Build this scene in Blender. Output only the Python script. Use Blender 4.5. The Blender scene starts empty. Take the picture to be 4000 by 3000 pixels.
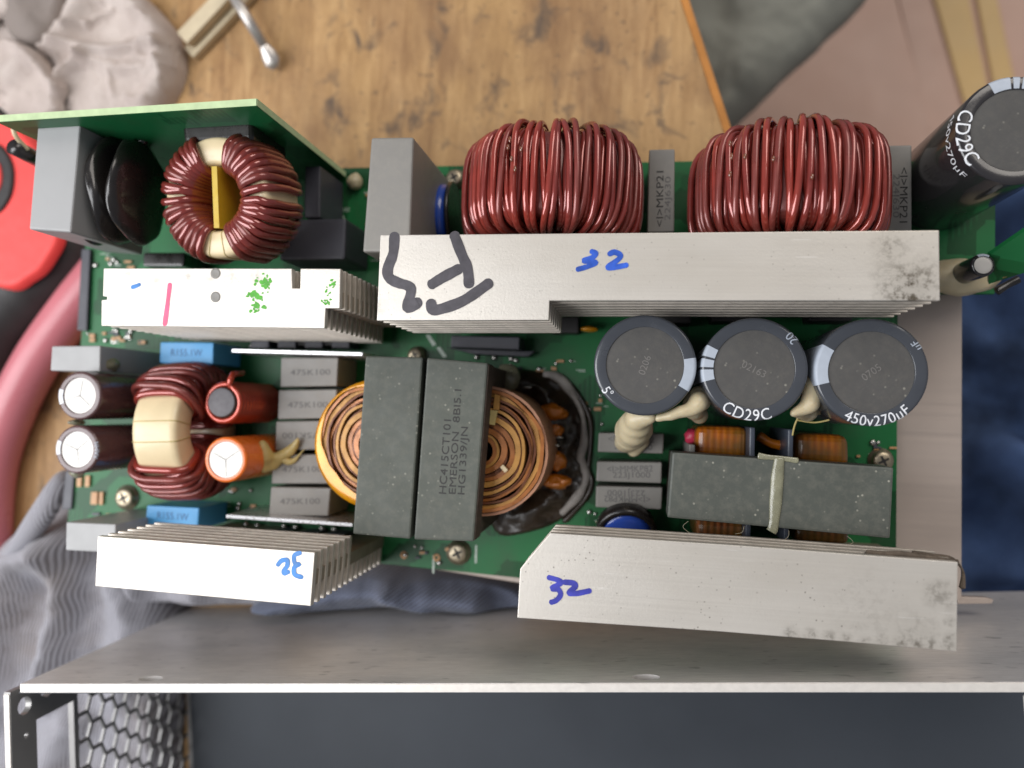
import bpy, bmesh, math, random
from mathutils import Vector, Matrix, noise

random.seed(7)
SC = bpy.context.scene
COL = SC.collection
MM = 0.001
R = math.radians

# ------------------------------------------------------------------ camera
FPX = 3000.0                       # focal length in pixels of the 4000 x 3000 photograph
H = 250.0                          # camera height above the circuit board, mm
_u = Vector((-480, 100, 3000)).normalized()          # world up, seen from the camera
_x = Vector((17600, -540, 3000)); _x = (_x - _u * _x.dot(_u)).normalized()
_y = _u.cross(_x)
CAMP = Vector((0, 0, H))
cam_data = bpy.data.cameras.new('camera')
cam = bpy.data.objects.new('camera', cam_data)
COL.objects.link(cam)
rot = Matrix(((_x[0], _x[1], _x[2]), (_y[0], _y[1], _y[2]), (_u[0], _u[1], _u[2])))
cam.matrix_world = Matrix.Translation(CAMP * MM) @ rot.to_4x4()
cam_data.sensor_width = 36
cam_data.lens = FPX / 4000 * 36
cam_data.clip_start = 0.01
cam_data.clip_end = 20
cam_data.dof.use_dof = True
cam_data.dof.focus_distance = 0.200
cam_data.dof.aperture_fstop = 7.2
SC.camera = cam

# ------------------------------------------------------------------ light
world = bpy.data.worlds.new('World'); SC.world = world; world.use_nodes = True
bg = world.node_tree.nodes['Background']
bg.inputs[0].default_value = (0.86, 0.90, 1.0, 1)
bg.inputs[1].default_value = 0.22


def area(name, loc, target, sx, sy, power, color):
    l = bpy.data.lights.new(name, 'AREA')
    l.shape = 'RECTANGLE'; l.size = sx; l.size_y = sy; l.energy = power; l.color = color
    o = bpy.data.objects.new(name, l); COL.objects.link(o)
    o.location = Vector(loc) * MM
    d = (Vector(target) - Vector(loc)).normalized()
    o.rotation_euler = d.to_track_quat('-Z', 'Y').to_euler()
    return o


area('window_light', (-560, -90, 600), (0, -10, 0), 0.46, 0.85, 8.3, (0.97, 0.98, 1.0))
area('overhead_fill', (650, 1150, 1250), (0, 0, 0), 1.0, 1.0, 14.0, (1.0, 0.93, 0.85))  # unseen warm fill lamp, added to brighten the case wall and right side

SC.view_settings.view_transform = 'Standard'
SC.view_settings.look = 'None'
SC.view_settings.exposure = 0.0
SC.view_settings.gamma = 1.0
SC.cycles.max_bounces = 8


def at(px, py, z):
    """point of the photograph -> world point (mm) at height z above the board"""
    v = Vector(((px - 2000) / FPX, -(py - 1500) / FPX, -1.0))
    d = rot @ v
    t = (z - H) / d.z
    return CAMP + d * t


# ------------------------------------------------------------------ materials
def lin(c):
    return c / 12.92 if c <= 0.04045 else ((c + 0.055) / 1.055) ** 2.4


def rgb(r, g, b):
    return (lin(r / 255), lin(g / 255), lin(b / 255), 1)


class NT:
    def __init__(s, m):
        s.t = m.node_tree
        s.n = s.t.nodes; s.l = s.t.links
        s.bsdf = s.n['Principled BSDF']
        s.tc = s.n.new('ShaderNodeTexCoord')

    def node(s, t, **k):
        n = s.n.new(t)
        for a, v in k.items():
            setattr(n, a, v)
        return n

    def link(s, a, b):
        s.l.new(a, b)

    def coords(s, scale=(1, 1, 1), rotz=0, src='Object'):
        mp = s.node('ShaderNodeMapping')
        mp.inputs['Scale'].default_value = scale
        mp.inputs['Rotation'].default_value = (0, 0, rotz)
        if src == 'World':
            g = s.node('ShaderNodeNewGeometry')
            s.link(g.outputs['Position'], mp.inputs[0])
        else:
            s.link(s.tc.outputs[src], mp.inputs[0])
        return mp.outputs[0]

    def noise(s, scale, detail=4, rough=.55, vec=None, dist=0):
        n = s.node('ShaderNodeTexNoise')
        n.inputs['Scale'].default_value = scale
        n.inputs['Detail'].default_value = detail
        n.inputs['Roughness'].default_value = rough
        n.inputs['Distortion'].default_value = dist
        s.link(vec if vec is not None else s.tc.outputs['Object'], n.inputs['Vector'])
        return n.outputs['Fac']

    def ramp(s, fac, stops):
        r = s.node('ShaderNodeValToRGB')
        el = r.color_ramp.elements
        while len(el) < len(stops):
            el.new(0.5)
        for e, (p, c) in zip(el, stops):
            e.position = p
            e.color = c if isinstance(c, (tuple, list)) else (c, c, c, 1)
        s.link(fac, r.inputs[0])
        return r.outputs[0]

    def mix(s, fac, a, b, mode='MIX'):
        m = s.node('ShaderNodeMix', data_type='RGBA', blend_type=mode)
        for sock, v in ((m.inputs[0], fac), (m.inputs[6], a), (m.inputs[7], b)):
            if hasattr(v, 'links'):
                s.link(v, sock)
            else:
                sock.default_value = v
        return m.outputs[2]

    def math(s, op, a, b=0.0):
        m = s.node('ShaderNodeMath', operation=op)
        for sock, v in ((m.inputs[0], a), (m.inputs[1], b)):
            if hasattr(v, 'links'):
                s.link(v, sock)
            else:
                sock.default_value = v
        return m.outputs[0]

    def bump(s, h, strength, dist=0.0005):
        b = s.node('ShaderNodeBump')
        b.inputs['Strength'].default_value = strength
        b.inputs['Distance'].default_value = dist
        s.link(h, b.inputs['Height'])
        s.link(b.outputs[0], s.bsdf.inputs['Normal'])


def M(name, col, rough=.5, metal=0.0, coat=0.0, var=.18, vscale=90, bump=0.0, bscale=900,
      dust=0.0, dustcol=(176, 168, 152), specks=0.0, speckcol=(200, 196, 180), spec=.5, aniso=None, sss=0.0, trans=0.0):
    m = bpy.data.materials.new(name); m.use_nodes = True
    t = NT(m)
    base = rgb(*col)
    n1 = t.noise(vscale, 5)
    lo = tuple(c * (1 - var) for c in base[:3]) + (1,)
    hi = tuple(min(1, c * (1 + var)) for c in base[:3]) + (1,)
    c = t.ramp(n1, [(.28, lo), (.72, hi)])
    rsock = t.ramp(t.noise(vscale * 2.3, 4), [(.3, max(0, rough - .08)), (.7, min(1, rough + .08))])
    if aniso:       # brushed lines
        br = t.noise(1.0, 3, .6, t.coords(aniso))
        c = t.mix(.35, c, t.ramp(br, [(.3, lo), (.7, hi)]))
        rsock = t.ramp(br, [(.25, max(0, rough - .12)), (.75, min(1, rough + .14))])
    if dust > 0:
        g = t.node('ShaderNodeNewGeometry')
        sep = t.node('ShaderNodeSeparateXYZ'); t.link(g.outputs['Normal'], sep.inputs[0])
        up = t.math('MAXIMUM', sep.outputs[2], 0.0)
        dn = t.ramp(t.noise(420, 6, .7), [(.45, 0.15), (.75, 1.0)])
        f = t.math('MULTIPLY', t.math('MULTIPLY', dn, up), dust)
        c = t.mix(f, c, rgb(*dustcol))
        rsock = t.math('ADD', rsock, t.math('MULTIPLY', f, .4))
    if specks > 0:
        v = t.node('ShaderNodeTexVoronoi'); v.inputs['Scale'].default_value = 560
        v.inputs['Randomness'].default_value = 1
        t.link(t.tc.outputs['Object'], v.inputs['Vector'])
        near = t.ramp(v.outputs['Distance'], [(.10, 1.0), (.22, 0.0)])
        keep = t.ramp(t.noise(170, 3), [(.50, 0.0), (.62, 1.0)])
        f = t.math('MULTIPLY', t.math('MULTIPLY', near, keep), specks)
        c = t.mix(f, c, rgb(*speckcol))
    t.link(c, t.bsdf.inputs['Base Color'])
    t.link(rsock, t.bsdf.inputs['Roughness'])
    t.bsdf.inputs['Metallic'].default_value = metal
    t.bsdf.inputs['Coat Weight'].default_value = coat
    t.bsdf.inputs['Coat Roughness'].default_value = .07
    t.bsdf.inputs['Specular IOR Level'].default_value = spec
    if sss:
        t.bsdf.inputs['Subsurface Weight'].default_value = sss
        t.bsdf.inputs['Subsurface Radius'].default_value = (.002, .0015, .001)
        t.bsdf.inputs['Subsurface Scale'].default_value = 1.0
    if trans:
        t.bsdf.inputs['Transmission Weight'].default_value = trans
    if bump:
        t.bump(t.noise(bscale, 5, .6), bump)
    return m


MAT = {}
MAT['alu'] = M('matt_aluminium', (208, 201, 192), .36, .4, var=.05, vscale=60, bump=.06, bscale=2500)
MAT['alu_edge'] = M('cut_aluminium_edge', (205, 196, 184), .45, .45, var=.12, vscale=400, bump=.1, bscale=1500)
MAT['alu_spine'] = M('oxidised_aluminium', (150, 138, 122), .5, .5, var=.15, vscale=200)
MAT['ferrite'] = M('grey_ferrite', (78, 82, 75), .5, var=.08, vscale=70, bump=.05, bscale=1800, dust=.12, specks=.3, spec=.35)
MAT['ferrite_dusty'] = M('dusty_grey_ferrite', (76, 80, 75), .5, var=.08, vscale=70, bump=.07, bscale=1800, dust=.14, specks=.55, spec=.35)
MAT['ferrite_side'] = M('rough_brown_ferrite', (72, 60, 52), .8, var=.4, vscale=700, bump=.5, bscale=1800)
MAT['greybox'] = M('grey_plastic_case', (158, 158, 158), .42, var=.04, vscale=60, bump=.06, bscale=2600)
MAT['greybox_warm'] = M('warm_grey_plastic_case', (130, 127, 122), .45, var=.04, vscale=60, bump=.08, bscale=2600, dust=.12)
MAT['greybox_dark'] = M('dark_grey_plastic_case', (66, 66, 74), .45, var=.06, vscale=60, bump=.08, bscale=2600)
MAT['bluebox'] = M('light_blue_plastic_case', (84, 168, 226), .4, var=.05, vscale=60, bump=.05, bscale=2600)
MAT['black'] = M('black_shrink_tube', (34, 31, 30), .3, var=.25, vscale=120, coat=.35)
MAT['goop'] = M('dark_brown_potting', (44, 34, 24), .34, var=.6, vscale=140, coat=.25, bump=.35, bscale=300)
MAT['goop_grey'] = M('grey_burnt_silicone', (158, 152, 146), .55, var=.4, vscale=240, bump=.3, bscale=500)
MAT['enamel'] = M('enamelled_copper_red', (152, 60, 50), .14, .25, coat=.9, var=.18, vscale=140)
MAT['enamel_b'] = M('enamelled_copper_brown', (136, 56, 50), .14, .25, coat=.9, var=.2, vscale=140)
MAT['enamel_c'] = M('enamelled_copper_dusty', (126, 58, 52), .3, .2, coat=.4, var=.2, vscale=140)
MAT['enamel_orange'] = M('enamelled_copper_orange', (178, 66, 46), .2, .35, coat=.6, var=.15, vscale=140)
MAT['cream'] = M('cream_core_paint', (228, 208, 168), .38, var=.08, vscale=90, coat=.15, bump=.1, bscale=400)
MAT['yellow'] = M('yellow_fibre_divider', (196, 164, 34), .5, var=.08, vscale=200)
MAT['kapton'] = M('orange_polyimide_tape', (206, 118, 22), .25, .15, coat=.5, var=.22, vscale=120)
MAT['kapton_y'] = M('yellow_polyimide_tape', (206, 138, 8), .25, .15, coat=.5, var=.3, vscale=120)
MAT['copper1'] = M('copper_foil_layer', (164, 102, 52), .35, .25, coat=.2, var=.25, vscale=300)
MAT['copper2'] = M('tan_insulation_layer', (184, 134, 66), .45, .1, var=.2, vscale=300)
MAT['copper3'] = M('brown_foil_layer', (108, 64, 40), .4, .25, var=.25, vscale=300)
MAT['copper_wrap'] = M('pale_outer_wrap', (176, 128, 100), .5, .05, var=.15, vscale=150)
MAT['sleeve'] = M('dark_grey_sleeve', (66, 69, 75), .22, coat=.35, var=.08, vscale=80)
MAT['sleeve_black'] = M('black_sleeve', (44, 42, 44), .2, coat=.45, var=.1, vscale=80)
MAT['sleeve_brown'] = M('brown_sleeve', (88, 62, 62), .25, coat=.3, var=.1, vscale=80)
MAT['sleeve_orange'] = M('orange_sleeve', (224, 112, 40), .28, coat=.3, var=.08, vscale=80)
MAT['disc'] = M('dusty_capacitor_top', (78, 77, 76), .62, var=.1, vscale=130, bump=.12, bscale=1600, dust=.2, dustcol=(122, 116, 106), specks=.3, spec=.3)
MAT['stamp'] = M('raised_dusty_digits', (108, 105, 102), .6, var=.1)
MAT['dust'] = M('grey_brown_dust', (104, 92, 80), .95, var=.35, vscale=500, bump=.9, bscale=1200)
MAT['silver'] = M('bare_aluminium_top', (184, 181, 176), .42, .35, var=.03, vscale=200)
MAT['stripe'] = M('pale_blue_white_ink', (170, 178, 190), .45, var=.06, vscale=300)
MAT['white_ink'] = M('white_ink', (226, 228, 232), .5, var=.08, vscale=500)
MAT['black_ink'] = M('faded_black_ink', (34, 32, 30), .6, var=.3, vscale=900)
MAT['black_ink_soft'] = M('faint_grey_ink', (96, 94, 92), .6, var=.3, vscale=900)
MAT['blue_ink_soft'] = M('faint_blue_ink', (56, 106, 158), .5, var=.2, vscale=700)
MAT['marker_black'] = M('black_marker', (64, 60, 66), .4, var=.35, vscale=420)
MAT['marker_blue'] = M('blue_marker', (40, 84, 184), .4, var=.45, vscale=240)
MAT['marker_violet'] = M('violet_blue_marker', (54, 58, 160), .4, var=.45, vscale=240)
MAT['marker_cyan'] = M('cyan_marker', (44, 124, 200), .4, var=.4, vscale=240)
MAT['marker_pink'] = M('pink_marker', (226, 86, 128), .45, var=.25, vscale=200)
MAT['paint_green'] = M('green_paint_flakes', (76, 168, 38), .5, var=.25, vscale=500)
MAT['glue'] = M('cream_hot_glue', (198, 184, 152), .4, var=.14, vscale=120, sss=.4, bump=.1, bscale=300)
MAT['glue_clear'] = M('cloudy_hot_glue', (176, 174, 146), .22, var=.2, vscale=300, coat=.4, trans=.5, bump=.35, bscale=700)
MAT['glue_yellow'] = M('yellowed_glue', (196, 176, 116), .4, var=.12, vscale=200, sss=.2)
MAT['varnish'] = M('amber_varnish', (120, 70, 50), .1, coat=.8, var=.2)
MAT['blue_disc'] = M('glossy_blue_epoxy', (38, 74, 168), .22, coat=.4, var=.1, vscale=90)
MAT['solder'] = M('solder', (190, 188, 182), .25, .9, var=.15, vscale=400)
MAT['nickel'] = M('nickel_screw', (168, 156, 134), .4, .9, var=.15, vscale=300)
MAT['tan_part'] = M('tan_ceramic', (198, 150, 104), .45, var=.15, vscale=300)
MAT['pink_part'] = M('pink_sleeve', (206, 60, 90), .4, var=.1, vscale=300)
MAT['board_edge'] = M('fibreglass_edge', (186, 206, 160), .6, var=.12, vscale=300)
MAT['silk'] = M('silkscreen_white', (190, 202, 190), .6, var=.15, vscale=500)
MAT['tin'] = M('bright_metal_strip', (214, 214, 216), .3, .7, var=.06, vscale=200)
MAT['tray'] = M('brushed_tray', (186, 172, 162), .5, .35, var=.06, vscale=60, aniso=(3, 700, 700))
def brushed_case():
    m = bpy.data.materials.new('brushed_chassis'); m.use_nodes = True; t = NT(m)
    gr = t.noise(1.0, 5, .7, t.coords((9, 1500, 1500)))
    c = t.ramp(gr, [(.3, rgb(222, 217, 212)), (.7, rgb(246, 242, 238))])
    cl = t.noise(16, 5, .6, t.coords((1, 1, 2.2)))
    c = t.mix(t.ramp(cl, [(.42, 0.0), (.7, .5)]), c, rgb(160, 162, 166))
    sc_ = t.noise(1.0, 2, .5, t.coords((90, 1100, 500), 0))
    c = t.mix(t.ramp(sc_, [(.66, 0.0), (.72, .4)]), c, rgb(120, 118, 116))
    t.link(c, t.bsdf.inputs['Base Color'])
    t.link(t.ramp(cl, [(.3, .26), (.7, .46)]), t.bsdf.inputs['Roughness'])
    t.bsdf.inputs['Metallic'].default_value = .3
    t.bump(gr, .12, .0002)
    return m


MAT['chassis'] = brushed_case()
MAT['chassis_edge'] = M('sheared_chassis_edge', (232, 226, 218), .4, .3, var=.06, vscale=500)
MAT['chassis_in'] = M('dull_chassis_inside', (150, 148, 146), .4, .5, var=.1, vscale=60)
MAT['case_shade'] = M('dark_shade_sheet', (56, 61, 68), .5, var=.22, vscale=9, bump=.03, bscale=200)  # dimness inside the case, put into a dark base colour
MAT['bamboo'] = M('pale_stick', (206, 190, 160), .6, var=.14, vscale=80)
MAT['steel'] = M('steel_shaft', (196, 190, 184), .35, .7, var=.12, vscale=200)
MAT['red_plastic'] = M('red_plastic', (240, 74, 70), .55, var=.04, vscale=60)
MAT['black_plastic'] = M('black_rubber', (48, 46, 46), .6, var=.1, vscale=100)
MAT['pink_plastic'] = M('dull_pink_plastic', (196, 116, 124), .32, var=.06, vscale=30)


def pcb_material(name, col, col2):
    m = bpy.data.materials.new(name); m.use_nodes = True; t = NT(m)
    v = t.coords((1, 1, 1))
    br = t.node('ShaderNodeTexVoronoi'); br.distance = 'CHEBYCHEV'; br.inputs['Scale'].default_value = 95
    t.link(v, br.inputs['Vector'])
    big = t.ramp(br.outputs['Color'], [(.35, 0.0), (.4, 1.0)])
    w = t.node('ShaderNodeTexWave'); w.inputs['Scale'].default_value = 190; w.inputs['Distortion'].default_value = 0
    t.link(v, w.inputs['Vector'])
    tr = t.ramp(w.outputs['Fac'], [(.6, 0.0), (.7, .6)])
    keep = t.ramp(t.noise(40, 1), [(.55, 0.0), (.57, 1.0)])
    f = t.math('MAXIMUM', big, t.math('MULTIPLY', tr, keep))
    c = t.mix(f, rgb(*col), rgb(*col2))
    dirt = t.ramp(t.noise(60, 6, .7), [(.5, 0.0), (.8, .5)])
    c = t.mix(dirt, c, rgb(66, 76, 58))
    t.link(c, t.bsdf.inputs['Base Color'])
    t.bsdf.inputs['Roughness'].default_value = .38
    t.bsdf.inputs['Specular IOR Level'].default_value = .3
    t.bump(f, .25, .0002)
    return m


MAT['pcb'] = pcb_material('green_solder_mask', (14, 76, 38), (30, 106, 58))
MAT['pcb_side'] = pcb_material('green_upright_board', (16, 82, 46), (30, 102, 60))


def heat_dirty(name, spots, speck=0.35):
    """matt aluminium with grime around given world points: (x mm, y mm, radius mm, strength)"""
    m = bpy.data.materials.new(name); m.use_nodes = True; t = NT(m)
    base = rgb(208, 202, 193)
    n = t.noise(60, 4)
    c = t.ramp(n, [(.3, tuple(k * .95 for k in base[:3]) + (1,)), (.7, tuple(min(1, k * 1.04) for k in base[:3]) + (1,))])
    g = t.node('ShaderNodeNewGeometry')
    fine = t.noise(520, 6, .75, g.outputs['Position'])
    tot = None
    for (x, y, r, s) in spots:
        d = t.node('ShaderNodeVectorMath', operation='DISTANCE')
        cx = t.node('ShaderNodeVectorMath', operation='MULTIPLY')
        cx.inputs[1].default_value = (1, 1, 0)
        t.link(g.outputs['Position'], cx.inputs[0])
        t.link(cx.outputs[0], d.inputs[0]); d.inputs[1].default_value = (x * MM, y * MM, 0)
        wob = t.math('ADD', t.math('DIVIDE', d.outputs['Value'], r * MM), t.math('MULTIPLY', t.noise(70, 4, .6, g.outputs['Position']), .8))
        fall = t.ramp(wob, [(.45, s), (1.25, 0.0)])
        tot = fall if tot is None else t.math('MAXIMUM', tot, fall)
    grit = t.ramp(fine, [(.42, 0.0), (.60, 1.0)])
    f = t.math('MULTIPLY', tot, grit)
    f = t.math('MAXIMUM', f, t.math('MULTIPLY', tot, .25))
    vv = t.node('ShaderNodeTexVoronoi'); vv.inputs['Scale'].default_value = 620
    t.link(g.outputs['Position'], vv.inputs['Vector'])
    sp = t.math('MULTIPLY', t.ramp(vv.outputs['Distance'], [(.08, 1.0), (.16, 0.0)]), t.ramp(t.noise(90, 2, .5, g.outputs['Position']), [(.42, 0.0), (.6, speck)]))
    f = t.math('MAXIMUM', f, sp)
    gr = t.noise(1.0, 4, .65, t.coords((14, 2600, 2600), R(-2), 'World'))
    c = t.mix(.5, c, t.ramp(gr, [(.3, tuple(k * .94 for k in base[:3]) + (1,)), (.7, tuple(min(1, k * 1.03) for k in base[:3]) + (1,))]))
    haze = t.noise(14, 5, .6, t.coords((1, 2.5, 1), 0, 'World'))
    c = t.mix(t.ramp(haze, [(.45, 0.0), (.75, .35)]), c, rgb(176, 166, 150))
    scr = t.noise(1.0, 2, .5, t.coords((60, 900, 900), R(31), 'World'))
    c = t.mix(t.ramp(scr, [(.70, 0.0), (.74, .35)]), c, rgb(238, 234, 228))
    c = t.mix(f, c, rgb(92, 84, 72))
    t.link(c, t.bsdf.inputs['Base Color'])
    t.link(t.ramp(gr, [(.3, .34), (.7, .41)]), t.bsdf.inputs['Roughness'])
    t.bsdf.inputs['Metallic'].default_value = .4
    t.bump(t.noise(1500, 4, .7, g.outputs['Position']), .14, .0003)
    return m


def wood_material():
    m = bpy.data.materials.new('worn_plywood'); m.use_nodes = True; t = NT(m)
    v = t.coords((1, .16, 1), R(-8), 'World')
    grain = t.noise(210, 8, .7, v, .5)
    c = t.ramp(grain, [(.25, rgb(128, 92, 58)), (.42, rgb(163, 125, 82)), (.6, rgb(186, 148, 102)), (.8, rgb(206, 171, 122))])
    wide = t.noise(22, 4, .55, t.coords((1, .4, 1), R(-8), 'World'))
    c = t.mix(t.ramp(wide, [(.35, .0), (.7, .45)]), c, rgb(200, 162, 104))
    st = t.noise(34, 5, .6, t.coords((1, .65, 1), R(-8), 'World'), .3)
    c = t.mix(t.ramp(st, [(.44, 0.0), (.68, .7)]), c, rgb(126, 92, 62))
    st2 = t.noise(85, 4, .6, t.coords((1, .8, 1), .3, 'World'), .5)
    c = t.mix(t.ramp(st2, [(.56, 0.0), (.72, .85)]), c, rgb(80, 68, 60))
    sc_ = t.noise(1.0, 3, .6, t.coords((900, 26, 1), R(-14), 'World'))
    c = t.mix(t.ramp(sc_, [(.63, 0.0), (.70, .5)]), c, rgb(106, 78, 52))
    sp_ = t.noise(330, 3, .6, t.coords((1, 1, 1), 0, 'World'))
    c = t.mix(t.ramp(sp_, [(.62, 0.0), (.70, .55)]), c, rgb(92, 74, 58))
    t.link(c, t.bsdf.inputs['Base Color'])
    t.bsdf.inputs['Roughness'].default_value = .6
    t.bump(grain, .25, .0006)
    return m


def coil_tape(name, a, b):
    m = bpy.data.materials.new(name); m.use_nodes = True; t = NT(m)
    w = t.node('ShaderNodeTexWave'); w.inputs['Scale'].default_value = 170; w.inputs['Distortion'].default_value = 1.5
    t.link(t.coords((1, .15, .15)), w.inputs['Vector'])
    c = t.ramp(w.outputs['Fac'], [(.1, rgb(*a)), (.9, rgb(*b))])
    c = t.mix(t.ramp(t.noise(110, 4), [(.35, 0.0), (.6, .8)]), c, rgb(110, 84, 30))
    t.link(c, t.bsdf.inputs['Base Color'])
    t.bsdf.inputs['Roughness'].default_value = .3
    t.bsdf.inputs['Coat Weight'].default_value = .4
    t.bump(w.outputs['Fac'], .15, .0004)
    return m


MAT['tape_coil'] = coil_tape('taped_copper_winding', (176, 88, 16), (204, 112, 22))
MAT['tape_coil_dark'] = coil_tape('bare_copper_winding', (84, 40, 24), (150, 84, 48))
MAT['wood'] = wood_material()
MAT['wood_edge'] = M('orange_plywood_edge', (186, 122, 52), .6, var=.2, vscale=80, bump=.2, bscale=300)


def rib_material(name, c1, c2, scale, rotz, stain=(120, 104, 88), stn=.4):
    m = bpy.data.materials.new(name); m.use_nodes = True; t = NT(m)
    w = t.node('ShaderNodeTexWave'); w.inputs['Scale'].default_value = scale
    w.inputs['Distortion'].default_value = .25; w.inputs['Detail'].default_value = 2; w.inputs['Detail Scale'].default_value = .25
    cv = t.coords((1, 1, 1), rotz, 'Object')
    cv.node.inputs['Rotation'].default_value = (0, R(2), rotz)
    t.link(cv, w.inputs['Vector'])
    c = t.ramp(w.outputs['Fac'], [(.15, rgb(*c1)), (.75, rgb(*c2))])
    s = t.noise(26, 5, .6)
    c = t.mix(t.ramp(s, [(.5, 0.0), (.72, stn)]), c, rgb(*stain))
    t.link(c, t.bsdf.inputs['Base Color'])
    t.bsdf.inputs['Roughness'].default_value = .9
    t.bsdf.inputs['Sheen Weight'].default_value = .2
    h = t.math('ADD', w.outputs['Fac'], t.math('MULTIPLY', t.noise(1400, 3), .4))
    t.bump(h, .4, .0005)
    return m


def rag_material():
    m = bpy.data.materials.new('off_white_rag'); m.use_nodes = True; t = NT(m)
    c = t.ramp(t.noise(60, 5), [(.3, rgb(192, 177, 169)), (.7, rgb(218, 205, 197))])
    st = t.noise(48, 5, .65, t.coords((1, 1.6, 1), .5, 'World'), .6)
    c = t.mix(t.ramp(st, [(.58, 0.0), (.70, .75)]), c, rgb(132, 106, 84))
    st2 = t.noise(120, 4, .6, t.coords((1, 1, 1), 0, 'World'), .4)
    c = t.mix(t.ramp(st2, [(.64, 0.0), (.72, .6)]), c, rgb(104, 84, 66))
    t.link(c, t.bsdf.inputs['Base Color'])
    t.bsdf.inputs['Roughness'].default_value = .95
    w1 = t.node('ShaderNodeTexWave'); w1.inputs['Scale'].default_value = 420; w1.bands_direction = 'X'
    w2 = t.node('ShaderNodeTexWave'); w2.inputs['Scale'].default_value = 420; w2.bands_direction = 'Y'
    for w in (w1, w2):
        t.link(t.tc.outputs['Object'], w.inputs['Vector'])
    wv = t.math('ADD', w1.outputs['Fac'], w2.outputs['Fac'])
    t.bump(t.math('ADD', t.math('MULTIPLY', wv, .25), t.noise(180, 5, .6)), .7, .0012)
    return m


MAT['rag'] = rag_material()
MAT['rag_dark'] = M('dark_grey_rag', (132, 122, 116), .95, var=.2, vscale=30, bump=.5, bscale=1500)  # darker grey tone for one fold of the rag
MAT['rib'] = rib_material('grey_ribbed_knit', (122, 119, 124), (174, 173, 181), 290, R(8))
MAT['rib_blue'] = rib_material('blue_ribbed_knit', (72, 76, 92), (130, 138, 160), 260, R(52), (60, 60, 90), .3)
MAT['denim'] = M('blue_denim', (74, 98, 140), .95, var=.8, vscale=22, bump=.4, bscale=1500)
MAT['grey_cloth'] = M('grey_cloth', (146, 146, 136), .95, var=.12, vscale=16, bump=.3, bscale=900)
MAT['floor'] = M('pinkish_brown_floor', (196, 160, 142), .5, var=.14, vscale=9)
MAT['floor_dark'] = M('floor_groove', (92, 76, 54), .8, var=.1, vscale=40)
MAT['gold'] = M('yellow_wood_slat', (206, 172, 116), .55, var=.14, vscale=14)

# ------------------------------------------------------------------ mesh helpers
ORG = {}


def new_obj(name, verts, faces, mat, parent=None, origin=None, smooth=False, label=None):
    if origin is None:
        lo = [min(v[i] for v in verts) for i in range(3)]
        hi = [max(v[i] for v in verts) for i in range(3)]
        origin = Vector(((lo[0] + hi[0]) / 2, (lo[1] + hi[1]) / 2, lo[2]))
    origin = Vector(origin)
    me = bpy.data.meshes.new(name)
    me.from_pydata([tuple((Vector(v) - origin) * MM) for v in verts], [], faces)
    me.update()
    if smooth:
        me.polygons.foreach_set('use_smooth', [True] * len(me.polygons))
    if isinstance(mat, str):
        mat = MAT[mat]
    me.materials.append(mat)
    return place(name, me, origin, parent, label)


def place(name, me, origin, parent=None, label=None, rot3=None):
    o = bpy.data.objects.new(name, me)
    COL.objects.link(o)
    po = ORG[parent.name] if parent else Vector((0, 0, 0))
    m = Matrix.Translation((Vector(origin) - po) * MM)
    if rot3 is not None:
        m = m @ rot3.to_4x4()
    if parent:
        o.parent = parent
    o.matrix_local = m
    ORG[o.name] = Vector(origin)
    if label:
        o['label'] = label
    return o


def empty(name, origin, parent=None, label=None):
    o = bpy.data.objects.new(name, None); COL.objects.link(o)
    o.empty_display_size = .01
    po = ORG[parent.name] if parent else Vector((0, 0, 0))
    o.parent = parent
    o.location = (Vector(origin) - po) * MM
    ORG[o.name] = Vector(origin)
    if label:
        o['label'] = label
    return o


def tag(o, label, cat, group=None):
    o['label'] = label; o['category'] = cat
    if group:
        o['group'] = group
    return o


def from_bm(name, bm, mat, parent=None, smooth=False, label=None, origin=None):
    bm.verts.ensure_lookup_table()
    bm.verts.index_update()
    vs = [v.co.copy() for v in bm.verts]
    fs = [[v.index for v in f.verts] for f in bm.faces]
    bm.free()
    return new_obj(name, vs, fs, mat, parent, origin, smooth, label)


def prism_bm(top, zb, bevel=0.0, seg=2):
    """top: list of Vectors (same height), extruded straight down to zb"""
    bm = bmesh.new()
    vs = [bm.verts.new(p) for p in top]
    f = bm.faces.new(vs)
    f.normal_update()
    if f.normal.z < 0:
        f.normal_flip()
    r = bmesh.ops.extrude_face_region(bm, geom=[f])
    nv = [g for g in r['geom'] if isinstance(g, bmesh.types.BMVert)]
    for v in nv:
        v.co.z = zb
    bmesh.ops.recalc_face_normals(bm, faces=bm.faces)
    if bevel:
        bmesh.ops.bevel(bm, geom=list(bm.edges), offset=bevel, segments=seg, affect='EDGES', profile=.6, clamp_overlap=True)
    return bm


def prism(name, px, zt, zb, mat, parent=None, bevel=.3, label=None, seg=2):
    return from_bm(name, prism_bm([at(x, y, zt) for x, y in px], zb, bevel, seg), mat, parent, False, label)


def wprism(name, pts, zt, zb, mat, parent=None, bevel=.3, label=None):
    return from_bm(name, prism_bm([Vector((p[0], p[1], zt)) for p in pts], zb, bevel), mat, parent, False, label)


def box_local(name, fr, lo, hi, mat, parent=None, bevel=.2, label=None):
    """box in a local frame fr = (origin, ex, ey, ez)"""
    o, ex, ey, ez = fr
    bm = bmesh.new()
    bmesh.ops.create_cube(bm, size=1)
    for v in bm.verts:
        q = [lo[i] + (v.co[i] + .5) * (hi[i] - lo[i]) for i in range(3)]
        v.co = o + ex * q[0] + ey * q[1] + ez * q[2]
    bmesh.ops.recalc_face_normals(bm, faces=bm.faces)
    if bevel:
        bmesh.ops.bevel(bm, geom=list(bm.edges), offset=bevel, segments=2, affect='EDGES', clamp_overlap=True)
    return from_bm(name, bm, mat, parent, False, label)


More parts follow.
